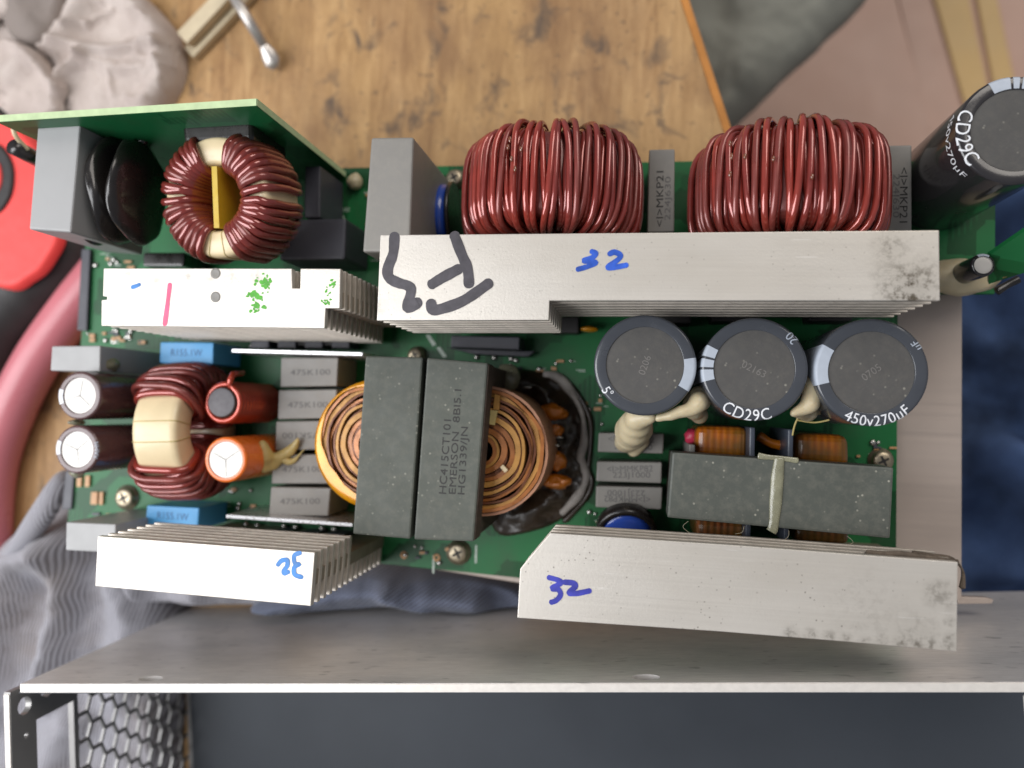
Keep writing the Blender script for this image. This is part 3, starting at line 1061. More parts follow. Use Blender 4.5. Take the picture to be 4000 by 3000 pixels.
def wp(px, py, z=60):
    p = at(px, py, z); return (p.x, p.y)


g1 = wp(3560, 1130); g2 = wp(3480, 960); g3 = wp(1480, 1200)
MAT['hs_long'] = heat_dirty('heat_sink_long', [(g1[0], g1[1], 16, 1.0), (g2[0], g2[1], 10, .6), (g3[0], g3[1], 5, .35)])
g1 = wp(3690, 2330); g2 = wp(3400, 2420); g3 = wp(3600, 2520)
MAT['hs_front'] = heat_dirty('heat_sink_front', [(g1[0], g1[1], 8, .6), (g2[0], g2[1], 20, .22), (g3[0], g3[1], 13, .5)] + [(*wp(x, 2542 - (3737 - x) * .080), 4.5, .75) for x in (3100, 3180, 3250, 3320, 3390, 3460, 3530, 3600, 3660, 3720)] + [(*wp(3730, y), 3.2, .8) for y in (2380, 2440, 2500)], .7)
g1 = wp(560, 1085); g2 = wp(850, 1070)
MAT['hs_low'] = heat_dirty('heat_sink_low', [(wp(1190, 2340)[0], wp(1190, 2340)[1], 5, .2)], .2)
MAT['hs_left'] = heat_dirty('heat_sink_left', [(g1[0], g1[1], 7, .4), (g2[0], g2[1], 7, .35)] + [(*wp(x, 1066), 5.5, .4) for x in (440, 680, 780, 960)])

hs1 = heat_sink('long heat sink across the middle with a black marker sign and blue 32', [(1486, 918), (3668, 900), (3672, 1174), (2146, 1174), (2143, 1250), (1472, 1252)],
                60, 6, 5.3, [(1500, 1010), (3655, 985), (3658, 1060), (1497, 1090)], 'hs_long', 0)
hs2 = heat_sink('upper left heat sink with green paint, a pink line and a notch', [(405, 1048), (1140, 1049), (1142, 1126), (1172, 1126), (1174, 1049), (1330, 1050), (1327, 1204), (1272, 1204), (1268, 1282),
                                                                                   (396, 1272), (397, 1172), (418, 1170), (418, 1158), (402, 1156)],
                54, 12, 3.9, [(440, 1130), (1322, 1136), (1321, 1196), (440, 1190)], 'hs_left', 0)
hs3 = heat_sink('lower left heat sink with a blue upside-down 32', [(382, 2094), (1230, 2158), (1214, 2368), (372, 2290)],
                58, 13, 4.2, [(470, 2160), (1221, 2232), (1216, 2290), (460, 2225)], 'hs_low', -6, short=(7, [(460, 2224), (1219, 2288), (1214, 2368), (372, 2290), (374, 2216)]))
hs4 = heat_sink('front right heat sink with one cut corner and a violet-blue 32', [(2150, 2082), (2900, 2132), (3742, 2196), (3737, 2545), (3300, 2506), (2800, 2466), (2021, 2414), (2032, 2222)],
                57, 3, 4.6, [(2250, 2200), (3730, 2290), (3728, 2400), (2200, 2310)], 'hs_front', -6)

# marker writing
ZT = 60
stroke(hs1, [[(1541, 924), (1536, 990), (1515, 1050), (1521, 1085), (1556, 1105), (1592, 1116), (1606, 1136), (1592, 1195), (1600, 1200), (1632, 1182)],
             [(1776, 922), (1800, 985), (1826, 1050), (1832, 1108)],
             [(1688, 1110), (1730, 1084), (1790, 1052)],
             [(1684, 1186), (1694, 1210), (1740, 1202), (1815, 1172), (1908, 1108)]], ZT, 44, 'marker_black')
stroke(hs1, [[(2312, 983), (2328, 990), (2314, 1006), (2280, 1018), (2300, 1022), (2328, 1026), (2300, 1040), (2258, 1052)],
             [(2382, 992), (2400, 985), (2424, 998), (2412, 1016), (2376, 1042), (2390, 1046), (2446, 1036)]], ZT, 21, 'marker_blue')
stroke(hs3, [[(1172, 2160), (1150, 2170), (1152, 2200), (1170, 2204), (1150, 2216), (1152, 2244), (1178, 2254)],
             [(1086, 2206), (1100, 2190), (1122, 2188), (1122, 2210), (1108, 2230), (1112, 2240), (1126, 2234)]], 58, 18, 'marker_cyan')
stroke(hs4, [[(2145, 2256), (2180, 2266), (2190, 2278), (2156, 2298), (2180, 2302), (2190, 2322), (2174, 2344), (2154, 2352)],
             [(2206, 2274), (2240, 2278), (2246, 2292), (2222, 2316), (2250, 2318), (2302, 2308)]], 57, 21, 'marker_violet')
stroke(hs2, [[(664, 1112), (658, 1160), (652, 1210), (644, 1266)]], 54, 20, 'marker_pink', 'marker_line')
stroke(hs2, [[(518, 1122), (530, 1118), (544, 1112)]], 54, 18, 'marker_cyan', 'marker_dab')


def flakes(parent, centre_list, z, mat, n, rad_px, seed):
    rnd = random.Random(seed)
    vs = []; fs = []
    s = FPX / (H - z)
    for i in range(n):
        cx, cy, rx, ry = rnd.choice(centre_list)
        x = cx + rnd.gauss(0, .45) * rx; y = cy + rnd.gauss(0, .45) * ry
        c = at(x, y, z); r = rad_px / s * rnd.uniform(.35, 1.2)
        k = rnd.randint(5, 8); b = len(vs)
        zz = .06 + .0006 * i
        for q in range(k):
            a = 2 * math.pi * q / k
            r2 = r * rnd.uniform(.5, 1.3)
            vs.append(c + Vector((math.cos(a) * r2, math.sin(a) * r2, zz)))
        fs.append(list(range(b, b + k)))
    return new_obj('paint_flakes', vs, fs, mat, parent)


flakes(hs2, [(1020, 1100, 26, 24), (1005, 1160, 30, 34), (1000, 1205, 26, 26), (1040, 1112, 16, 30), (985, 1150, 26, 14)], 54, 'paint_green', 95, 9, 3)
flakes(hs2, [(1285, 1132, 16, 20), (1300, 1112, 14, 14), (1275, 1180, 26, 14)], 54, 'paint_green', 34, 6, 5)
for (x, y, rr_) in ((842, 1160, 20), (842, 1068, 24)):
    c = at(x, y, 54)
    vs, fs = lathe_geo([(1.5, 54.04), (1.4, 54.14), (1.0, 54.12), (.7, 54.08), (.01, 54.07)], (c.x, c.y), 24)
    new_obj('screw_hole', vs, fs, 'greybox_warm', hs2, None, True)

# ------------------------------------------------------------------ capacitors
def can(label, px, py, zt, Rm, sleeve, top='disc', ri=.76, stripes=(), texts=(), vent=0, name='electrolytic_capacitor', parent=None, zb=.3, stripe_mat='stripe', stripe_len=30):
    c = at(px, py, zt)
    rt = Rm * ri
    e = .8
    prof = [(Rm * .97, zb), (Rm, zb + .8), (Rm, zb + 2.2), (Rm * .985, zb + 3), (Rm, zb + 3.8), (Rm, zt - e)]
    for k in range(1, 6):
        t = k / 5 * math.pi / 2
        prof.append((Rm - e + e * math.cos(t), zt - e + e * math.sin(t)))
    prof += [(rt + .12, zt + .02), (rt, zt - .02), (rt - .03, zt - .35)]
    vs, fs = lathe_geo(prof, c, 72)
    o = new_obj(name, vs, fs, sleeve, parent or PS, None, True, label)
    # top disc
    prof = [(rt, zt - .3), (rt * .9, zt - .26), (rt * .5, zt - .22), (.01, zt - .22)]
    vs, fs = lathe_geo(prof, c, 60)
    d_ = new_obj('top_disc', vs, fs, top, o, None, True)
    for (a0, a1) in stripes:
        prof = [(rt + .1, zt + .07)]
        for k in range(5, -1, -1):
            t = k / 5 * math.pi / 2
            prof.append((Rm - e + (e + .06) * math.cos(t), zt - e + (e + .06) * math.sin(t)))
        prof.append((Rm + .06, max(zb + 1, zt - stripe_len)))
        vs, fs = lathe_geo(prof, c, 14, R(a0), R(a1))
        new_obj('stripe', vs, fs, stripe_mat, o, None, True)
    for (s, ang, s0, size, mt) in texts:
        arc_text(o, s, c, Rm, zt, R(ang), s0, size, mt, rt)
    if vent:
        vs = []; fs = []
        for q in range(3):
            a = R(vent + 120 * q)
            dv = Vector((math.cos(a), math.sin(a), 0)); nv = Vector((-dv.y, dv.x, 0)) * .13
            b = len(vs)
            z = Vector((0, 0, zt - .19))
            cc = Vector((c.x, c.y, 0))
            vs += [cc + nv + z, cc - nv + z, cc + dv * rt * .9 - nv * .6 + z - Vector((0, 0, .04)), cc + dv * rt * .9 + nv * .6 + z - Vector((0, 0, .04))]
            fs.append([b, b + 1, b + 2, b + 3])
        new_obj('vent_groove', vs, fs, 'black_ink_soft', o)
    return o, c


RC = 13.0
c1, cc1 = can('grey can capacitor, left of the three in a row, glue hanging below it', 2518, 1426, 50, RC, 'sleeve', stripes=[(-30, 10)], texts=[('5°', 218, 2.9, 2.3, 'white_ink')])
c2, cc2 = can('grey can capacitor in the middle of the row with CD29C on its rim', 2946, 1442, 50, RC, 'sleeve', stripes=[(153, 166), (169, 179), (182, 196)],
              texts=[('CD29C', 262, 3.1, 2.9, 'white_ink'), ('20', 42, 3.1, 2.2, 'stripe')])
c3, cc3 = can('grey can capacitor at the right end of the row reading 450v270µF', 3404, 1454, 50, RC * 1.02, 'sleeve', stripes=[(150, 196)],
              texts=[('450v270µF', 278, 3.15, 2.6, 'white_ink'), ('µF', 34, 3.0, 1.8, 'stripe')])
c4, cc4 = can('tall black can capacitor at the upper right reading CD29C', 3966, 508, 50, 13.2, 'sleeve_black', stripes=[(96, 118), (86, 93), (74, 83)],
              texts=[('CD29C', 188, 3.3, 3.3, 'white_ink'), ('450v270µF', 190, 9.0, 2.6, 'white_ink')])
# shallow stamped digits in the tops
for (cp, oo, s, an) in ((cc1, c1, '0206', 72), (cc2, c2, '02163', -25), (cc3, c3, '0705', 38)):
    vs, fs = text_geo(s)
    x0 = min(v.x for v in vs); x1 = max(v.x for v in vs)
    k = 2.6; ca_, sa_ = math.cos(R(an)), math.sin(R(an))
    out = []
    for v in vs:
        x = (v.x - (x0 + x1) / 2) * k; y = (v.y - .35) * k
        out.append(Vector((cp.x + x * ca_ - y * sa_, cp.y + x * sa_ + y * ca_, 50 - .165)))
    new_obj('stamped_digits', out, fs, 'stamp', oo)

can('brown can capacitor with silver top at the left edge, upper of two', 310, 1545, 40, 7.4, 'sleeve_brown', 'silver', .74, stripes=[(165, 205)], vent=200, stripe_mat='white_ink')
can('brown can capacitor with silver top at the left edge, lower of two', 300, 1756, 40, 7.4, 'sleeve_brown', 'silver', .74, stripes=[(158, 196)], vent=160, stripe_mat='white_ink',
    texts=[('XAIHN', 0, 1.9, 1.2, 'stripe')])
can('orange can capacitor with silver scored top beside the cream ring coil', 880, 1796, 34, 6.9, 'sleeve_orange', 'silver', .80, vent=35)
can('small black can capacitor on the small board at the right edge', 3842, 1035, 22, 3.2, 'sleeve_black', 'silver', .8, stripes=[(60, 120)], zb=.2, stripe_len=4)


def film(label, px, zt, mat, zb=.25, texts=(), bevel=.5, name='film_capacitor', parent=None):
    o = prism(name, px, zt, zb, mat, parent or PS, bevel, label, 3)
    for (s, p0, p1, h, m) in texts:
        text_flat(o, s, p0, p1, zt, h, m)
    return o


# five 475K100 capacitors
rows = [((1098, 1396), (1322, 1396), (1316, 1508), (1094, 1512)), ((1088, 1524), (1316, 1520), (1312, 1634), (1084, 1638)), ((1078, 1646), (1308, 1642), (1304, 1756), (1074, 1760)),
        ((1066, 1776), (1300, 1774), (1292, 1890), (1060, 1890)), ((1058, 1902), (1292, 1906), (1282, 2016), (1050, 2014))]
desc = ['topmost', 'second from the top', 'third from the top', 'fourth from the top', 'bottom one']
for i, q in enumerate(rows):
    (ax, ay), (bx, by), (cx_, cy_), (dx, dy) = q
    my = (ay + dy) / 2
    if i == 2:
        tx = ('475K100', (ax + 185, my - 14), (ax + 25, my - 12), 24, 'black_ink_soft')
    else:
        tx = ('475K100', (ax + 36, my + 12), (ax + 192, my + 10), 24, 'black_ink_soft')
    film('grey box capacitor marked 475K100, ' + desc[i] + ' of the column of five left of the transformer', q, 17, 'greybox_warm', texts=[tx])
# three MMKP82 capacitors
film('grey box capacitor below the left can, half hidden by a glue drop', [(2338, 1690), (2594, 1694), (2590, 1772), (2334, 1766)], 14, 'greybox_warm',
     texts=[('<I>MMKP82', (2376, 1726), (2556, 1730), 24, 'black_ink_soft'), ('223J1000', (2400, 1754), (2548, 1758), 22, 'black_ink_soft')])
film('grey box capacitor reading MMKP82, middle of three beside the grey core', [(2332, 1802), (2586, 1806), (2584, 1888), (2328, 1880)], 14, 'greybox_warm',
     texts=[('<I>MMKP82', (2372, 1844), (2550, 1842), 24, 'black_ink_soft'), ('223J1000', (2394, 1866), (2540, 1866), 22, 'black_ink_soft')])
film('grey box capacitor with upside-down lettering, lowest of three beside the grey core', [(2328, 1898), (2588, 1904), (2584, 1990), (2326, 1982)], 14, 'greybox_warm',
     texts=[('<I>MMKP82', (2540, 1938), (2360, 1936), 24, 'black_ink_soft'), ('223J1000', (2520, 1916), (2372, 1914), 22, 'black_ink_soft')])
# MKP21 between and beside the big coils
film('narrow grey box capacitor standing between the two large red coils', [(2536, 584), (2636, 582), (2634, 905), (2528, 908)], 22, 'greybox_warm',
     texts=[('<I>MKP21', (2590, 885), (2592, 668), 27, 'black_ink'), ('224J630', (2618, 860), (2620, 690), 22, 'black_ink_soft')])
film('narrow grey box capacitor between the right red coil and the tall black can', [(3470, 568), (3562, 566), (3562, 905), (3462, 908)], 22, 'greybox_warm',
     texts=[('<I>MKP21', (3516, 655), (3514, 870), 27, 'black_ink'), ('224J630', (3490, 680), (3488, 850), 22, 'black_ink_soft')])
# blue boxes
film('light blue box capacitor below the upper left heat sink', [(626, 1336), (834, 1338), (832, 1424), (622, 1418)], 18, 'bluebox', texts=[('R155.1W', (668, 1390), (790, 1392), 30, 'blue_ink_soft')])
film('light blue box capacitor behind the lower left heat sink', [(574, 1974), (778, 1984), (772, 2070), (566, 2060)], 18, 'bluebox', texts=[('R155.1W', (614, 2026), (736, 2034), 30, 'blue_ink_soft')])
# grey boxes left
film('light grey box capacitor overhanging the left end above the brown cans', [(202, 1352), (392, 1350), (390, 1452), (196, 1448)], 34, 'greybox')
film('light grey box capacitor tucked behind the lower left heat sink', [(258, 2040), (452, 2048), (448, 2160), (256, 2150)], 34, 'greybox')
# large grey box beside the long heat sink
film('large tall grey box capacitor standing left of the two large red coils', [(1450, 537), (1616, 535), (1600, 985), (1416, 985)], 47, 'greybox_warm', bevel=.8)

# ------------------------------------------------------------------ toroid coils
TURN = {}


def superq(t, n):
    c, s = math.cos(t), math.sin(t)
    return math.copysign(abs(c) ** (2 / n), c), math.copysign(abs(s) ** (2 / n), s)


def turn_mesh(key, ri, ro, hh, wr, mat, seed, n=3.2, skew=.0, seg=8, steps=30, inner=.0):
    if key in TURN:
        return TURN[key]
    rnd = random.Random(seed)
    rm = (ri + ro) / 2; w = (ro - ri) / 2
    path = []
    for i in range(steps):
        t = 2 * math.pi * i / steps
        a, b = superq(t, n)
        rho = rm + a * (w + wr) - (inner if a < -.5 else 0)
        z = b * (hh + wr)
        bow = .25 * noise.noise(Vector((a * 1.3, b * 1.3, seed * 2.1))) * wr * 2
        y = skew * math.sin(t) + bow
        path.append(Vector((rho, y, z)))
    vs, fs = tube_geo(path, wr, seg, True)
    me = bpy.data.meshes.new('wire_turn')
    me.from_pydata([tuple(v * MM) for v in vs], [], fs)
    me.polygons.foreach_set('use_smooth', [True] * len(me.polygons))
    me.materials.append(MAT[mat])
    TURN[key] = me
    return me


def ring_core(name, ri, ro, hh, frame, c, mat, parent, label, n=5, seg=72):
    sec = []
    rm = (ri + ro) / 2; w = (ro - ri) / 2
    for i in range(20):
        a, b = superq(2 * math.pi * i / 20, n)
        sec.append((rm + a * w, b * hh))
    vs = []; fs = []
    for k in range(seg):
        th = 2 * math.pi * k / seg
        for (r, z) in sec:
            vs.append(Vector(c) + frame @ Vector((r * math.cos(th), r * math.sin(th), z)))
    m = len(sec)
    for k in range(seg):
        l = (k + 1) % seg
        for i in range(m):
            j = (i + 1) % m
            fs.append([k * m + i, l * m + i, l * m + j, k * m + j])
    return new_obj(name, vs, fs, mat, parent, c, True, label)


def frame_from_axis(ax, ref=Vector((0, 0, 1))):
    ax = Vector(ax).normalized()
    e1 = (ref - ax * ref.dot(ax)).normalized()
    e2 = ax.cross(e1)
    return Matrix((e1, e2, ax)).transposed()


def wind(core, c, frame, angles, params, keypre, mats, rnd, jit=.01, sway=1.7):
    ri, ro, hh, wr = params[:4]
    for i, th in enumerate(angles):
        v = rnd.randrange(4)
        mt = mats[rnd.randrange(len(mats))]
        lay = params[4][i] if len(params) > 4 else 0.0
        sk = rnd.choice((-.9, -.3, 0, .4, .9)) * wr * sway
        me = turn_mesh((keypre, v, mt, round(lay, 2), round(sk, 2)), ri - lay, ro + lay, hh + lay, wr, mt, v + 11 * len(keypre), skew=sk)
        m3 = frame @ Matrix.Rotation(th + rnd.uniform(-jit, jit), 3, 'Z')
        place('wire_turn', me, c, core, None, m3)


def big_coil(label, cx_px, y_back, y_front, half_px, seed):
    """upright toroid, axis along the board's y, top at z about 55"""
    rnd = random.Random(seed)
    zc = 27.5
    cen = at(cx_px, (y_back + y_front) / 2 + 0, 52)
    ctr = at(cx_px, 690, zc)
    c = Vector((ctr.x, cen.y, zc))
    ro = 23.2; ri = 9.5; hh = 12.0
    fr = frame_from_axis((0.0, -1, 0.05))
    core = ring_core('power_coil', ri, ro, hh, fr, c, 'enamel_c', PS, label)
    N = 74
    an = [2 * math.pi * k / N for k in range(N)]
    wind(core, c, fr, an, (ri, ro, hh, .92), 'big%d' % seed, ['enamel', 'enamel_b', 'enamel'], rnd, .012)
    N2 = 60
    an = [2 * math.pi * (k + .5) / N2 for k in range(N2)]
    an = [a for a in an if rnd.random() < .9]
    wind(core, c, fr, an, (ri, ro, hh, .9, [rnd.choice((1.45, 1.6, 1.9, 2.3)) for _ in an]), 'bigo%d' % seed, ['enamel', 'enamel_c', 'enamel_b'], rnd, .034)
    return core, c


bc1, bcc1 = big_coil('large red enamelled wire coil, left of the pair behind the long heat sink', 2160, 452, 900, 365, 1)
bc2, bcc2 = big_coil('large red enamelled wire coil, right of the pair behind the long heat sink', 3075, 452, 900, 400, 2)
# varnish drips on the coils
for (par, lst, sd_) in ((bc1, [(1985, 575), (1998, 620), (1992, 545), (2035, 582), (2012, 660)], 1), (bc2, [(2858, 612), (2852, 560), (2910, 610), (2852, 680), (3172, 690), (3022, 620)], 2)):
    for k, (x, y) in enumerate(lst):
        p = at(x, y, 54.6 if abs(y - 600) < 200 else 52)
        blob('varnish_drop', p, .55, 'varnish', par, .5, k + sd_ * 9, (.8, 1.5, .6), 2)

# standing ring coil with cream core at the left (axis along x)
rnd = random.Random(5)
p_top = at(590, 1690, 38)
c_st = Vector((p_top.x, p_top.y, 19.0))
fr_st = frame_from_axis((1, 0.06, 0.0))
st = ring_core('ring_coil', 9.0, 18.5, 7.6, fr_st, c_st, 'cream', PS, 'standing ring coil with cream core and red wire beside the brown cans', 6)
angs = [R(a) for a in list(range(38, 170, 7)) + list(range(190, 325, 7))]
wind(st, c_st, fr_st, angs, (9.0, 18.5, 7.6, 1.15), 'stand', ['enamel_b', 'enamel'], rnd, .02, .8)
angs2 = [R(a) for a in list(range(42, 150, 9)) + list(range(210, 320, 9))]
wind(st, c_st, fr_st, angs2, (9.0, 18.5, 7.6, 1.1, [1.9] * len(angs2)), 'stand2', ['enamel_b', 'enamel_c'], rnd, .03)
for a in (-11, 9):          # seams of the wrapped core
    th = R(a)
    path = []
    for i in range(24):
        q, b = superq(2 * math.pi * i / 24, 6)
        loc = Vector(((13.75 + q * 4.8) * math.cos(th), (13.75 + q * 4.8) * math.sin(th), b * 7.65))
        path.append(c_st + fr_st @ loc)
    vs, fs = tube_geo(path, .16, 5, True)
    new_obj('core_seam', vs, fs, 'glue_yellow', st, None, True)

# rod inductor
c = at(866, 1572, 30)
vs, fs = lathe_geo([(4.7, .5), (4.7, 29.6), (4.3, 30.2), (.01, 30.25)], c, 40)
rod = new_obj('rod_coil', vs, fs, 'ferrite_side', PS, None, True, 'upright rod coil with dark core wound in glossy red wire')
vs, fs = lathe_geo([(4.35, 30.28), (4.0, 30.34), (.01, 30.36)], c, 40)
new_obj('core_end', vs, fs, M('dark_ferrite_end', (88, 84, 88), .5, var=.1, vscale=300), rod, None, True)
path = []
turns = 15
for i in range(turns * 24 + 1):
    a = 2 * math.pi * i / 24 + 1.2
    z = 1.2 + 28.2 * i / (turns * 24)
    path.append(Vector((c.x + 5.75 * math.cos(a), c.y + 5.75 * math.sin(a), z)))
path.append(path[-1] + Vector((.6, 1.6, .9))); path.append(path[-1] + Vector((.2, 1.8, -.9))); path.append(path[-1] + Vector((0, .8, -6)))
vs, fs = tube_geo(path, .98, 8)
new_obj('wire_winding', vs, fs, 'enamel_orange', rod, None, True)

# ------------------------------------------------------------------ main transformer
ZTF = 41
tf = prism('transformer', [(1428, 1390), (1652, 1396), (1602, 2106), (1378, 2086)], ZTF, 1.0, 'ferrite', PS, .55, 'big grey ferrite transformer with orange foil winding in the centre')
core2 = prism('ferrite_core', [(1668, 1397), (1906, 1418), (1850, 2116), (1617, 2108)], ZTF, ZTF - 8, 'ferrite', tf, .55)
# flanks of the right core, short of the winding window
p = [at(x, y, ZTF - 8.05) for x, y in ((1668, 1397), (1906, 1418), (1850, 2116), (1617, 2108))]
A_, B_, C_, D_ = [Vector((q.x, q.y, 0)) for q in [at(1668, 1397, ZTF), at(1906, 1418, ZTF), at(1850, 2116, ZTF), at(1617, 2108, ZTF)]]
for (t0, t1) in ((.01, .15), (.85, .99)):
    quad = [A_.lerp(D_, t0), B_.lerp(C_, t0) + Vector((-.2, 0, 0)), B_.lerp(C_, t1) + Vector((-.2, 0, 0)), A_.lerp(D_, t1)]
    wprism('core_leg', [(q.x, q.y) for q in quad], ZTF - 8.1, 1, 'ferrite_side', tf, .3)
edge = [at(1904, 1424, ZTF - .5), at(1848, 2110, ZTF - .5)]
dv = (edge[1] - edge[0]).normalized(); nv = Vector((dv.y, -dv.x, 0))
if nv.x < 0:
    nv = -nv
from_bm('core_face', prism_bm([edge[0] + nv * .12, edge[0] + nv * .5, edge[1] + nv * .5, edge[1] + nv * .12], ZTF - 8, .1), 'ferrite_side', tf)
text_flat(core2, 'HC415CT101', (1742, 1930), (1762, 1640), ZTF, 30)
text_flat(core2, 'EMERSON  8BI5.1', (1779, 1930), (1802, 1522), ZTF, 28)
text_flat(core2, 'HG1339/JN', (1814, 1932), (1828, 1668), ZTF, 28)
# winding: nested foil layers round a slot
zc_top = 31
wc = (at(1470, 1735, zc_top) + at(1886, 1762, zc_top)) / 2
wdir = (at(1886, 1762, zc_top) - at(1470, 1735, zc_top)); wl = wdir.length / 2; wdir.normalize()
wn = Vector((-wdir.y, wdir.x, 0))


def stadium(rad, n=22, wob=0.0, seed=0, half=None):
    pts = []
    hl = wl if half is None else half
    for i in range(n + 1):
        a = -math.pi / 2 + math.pi * i / n
        pts.append(wc + wdir * (hl + rad * math.cos(a)) + wn * rad * math.sin(a))
    for i in range(n + 1):
        a = math.pi / 2 + math.pi * i / n
        pts.append(wc + wdir * (-hl + rad * math.cos(a)) + wn * rad * math.sin(a))
    if wob:
        for i, q in enumerate(pts):
            d = (q - wc); d.z = 0; d.normalize()
            pts[i] = q + d * wob * noise.noise(q * .12 + Vector((seed * 7.3, 0, 0)))
    return [Vector((q.x, q.y, 0)) for q in pts]


def ring_strip(name, r0, r1, z0, z1, mat, parent, seed, wob=.5, half=None):
    o_ = stadium(r1, 22, wob, seed, half); i_ = stadium(r0, 22, wob, seed, half)
    n = len(o_)
    vs = []; fs = []
    for k in range(n):
        dz = .35 * noise.noise(o_[k] * .2 + Vector((0, 0, seed)))
        vs += [Vector((o_[k].x, o_[k].y, z0)), Vector((o_[k].x, o_[k].y, z1 + dz)), Vector((i_[k].x, i_[k].y, z1 + dz + .1)), Vector((i_[k].x, i_[k].y, z0))]
    for k in range(n):
        l = (k + 1) % n
        for q in range(4):
            w = (q + 1) % 4
            fs.append([k * 4 + q, l * 4 + q, l * 4 + w, k * 4 + w])
    return new_obj(name, vs, fs, mat, parent, None, False)


lay = [(3.6, 4.5, 'copper1'), (4.6, 5.1, 'copper2'), (5.5, 6.7, 'copper1'), (6.9, 7.5, 'copper3'), (7.6, 8.7, 'copper1'), (8.9, 10.1, 'copper2'), (10.6, 11.1, 'copper3'), (11.3, 11.9, 'copper2'),
       (12.3, 12.8, 'copper3'), (12.95, 13.6, 'copper1'), (14.0, 14.5, 'copper3'), (14.7, 15.7, 'copper2'), (15.8, 16.6, 'copper1')]
rl = random.Random(4)
for i, (r0, r1, m_) in enumerate(lay):
    ring_strip('foil_layer', r0 * 1.12 - .8 + rl.uniform(-.12, .12), r1 * 1.12 - .62 + rl.uniform(-.1, .12), 3, zc_top + rl.uniform(-.9, .5), m_, tf, i, .8)
ring_strip('outer_wrap', 18.1, 18.9, 2.2, zc_top - .4, 'copper_wrap', tf, 20, .3)
# yellow tape round the left end
vs = []; fs = []
pts = []
for i in range(26):
    a = math.pi * .5 + math.pi * i / 25
    pts.append((a, 19.05))
n = len(pts)
for (a, r) in pts:
    for (rr_, z) in ((r, 4), (r + .25, zc_top * .6), (r + .1, zc_top + .3), (r - .9, zc_top + .9), (r - 2.3 - 1.5 * math.sin(a * 2) - .6 * noise.noise(Vector((a * 3, 0, 2))), zc_top + .7)):
        q = wc + wdir * (-wl + rr_ * math.cos(a)) + wn * rr_ * math.sin(a)
        vs.append(Vector((q.x, q.y, z)))
for i in range(n - 1):
    for k in range(4):
        fs.append([i * 5 + k, (i + 1) * 5 + k, (i + 1) * 5 + k + 1, i * 5 + k + 1])
new_obj('yellow_tape', vs, fs, 'kapton_y', tf, None, True, 'glossy yellow tape around the left end of the winding')
# short tape flags on the right
for (q, m_) in (([(1932, 1540), (1952, 1545), (1950, 1600), (1926, 1600)], 'copper2'), ([(1912, 1602), (1944, 1604), (1932, 1662), (1908, 1656)], 'glue_yellow')):
    prism('tape_flag', q, zc_top + 1.2, zc_top + .3, m_, tf, .05)
bar('solder_crumb', (1958, 1820), (1978, 1842), 1.2, 1.0, zc_top + 1.3, 'cream', tf)

# potting compound and leads to the right of the transformer
def ribbon(name, pts, z, w, h, mat, parent, seed=0, wob=.35):
    P = spline([at(x, y, z) for x, y in pts], 9)
    r = [w * (1 + wob * noise.noise(p * .16 + Vector((seed, 0, 0)))) for p in P]
    r[0] *= .4; r[-1] *= .4
    vs, fs = tube_geo(P, r, 12)
    zc = at(pts[0][0], pts[0][1], z).z
    vs = [Vector((v.x, v.y, z + (v.z - zc) * h)) for v in vs]
    return new_obj(name, vs, fs, mat, parent, None, True)


cloth('potting_compound', [(1950, 1440), (2060, 1448), (2150, 1462), (2215, 1510), (2262, 1590), (2286, 1690), (2270, 1780), (2294, 1860), (2268, 1950), (2200, 2020), (2090, 2070), (1960, 2090), (1900, 1980), (1880, 1760), (1900, 1560)],
      .05, 1.6, [([(2000, 1490), (2110, 1510), (2200, 1600)], 2.6, 3), ([(2150, 1620), (2190, 1750), (2170, 1880)], 2.2, 4), ([(2100, 1990), (2200, 1930)], 1.8, 3)], 'goop', PS, nr=40, nt=120, amp=1.3, nscale=.2, edge=3, seed=4)
ribbon('silicone_bead', [(2120, 1462), (2180, 1476), (2230, 1530), (2275, 1620), (2282, 1720), (2268, 1790), (2290, 1860), (2262, 1930), (2190, 2010)], 1.2, 1.25, .8, 'goop_grey', PS, 4, .7)
ribbon('silicone_bead', [(2180, 1465), (2250, 1530), (2305, 1640), (2305, 1760), (2298, 1830), (2312, 1880), (2285, 1950), (2200, 2040)], .7, .9, 1.0, 'goop', PS, 6, .3)
for k, (x, y, s) in enumerate(((2160, 1610, (4.4, 2.6, 2)), (2165, 1680, (3.0, 2.0, 1.6)), (2176, 1800, (3.0, 3.0, 1.6)), (2172, 1882, (4.6, 2.2, 2)))):
    blob('copper_lead', at(x, y, 5), 1, 'kapton', PS, .4, k + 30, s, 3)
for k, (x, y) in enumerate(((2060, 1512), (2170, 1740), (2182, 1708))):
    blob('solder_joint', at(x, y, 6.0), 1, 'solder', PS, .4, k + 40, (1.6, .5, .4), 2)
blob('clear_sleeve', at(1985, 1475, 6), 1, 'glue_clear', PS, .2, 55, (4.2, 4.6, 3), 3)

ribbon('dust_clump', [(3380, 2163), (3480, 2168), (3570, 2176), (3660, 2184), (3745, 2200)], 53, 1.0, .7, 'dust', hs4, 5, .9)
ribbon('dust_clump', [(3560, 2168), (3640, 2174), (3720, 2186), (3760, 2230), (3758, 2300)], 50, .9, .8, 'dust', hs4, 7, .9)
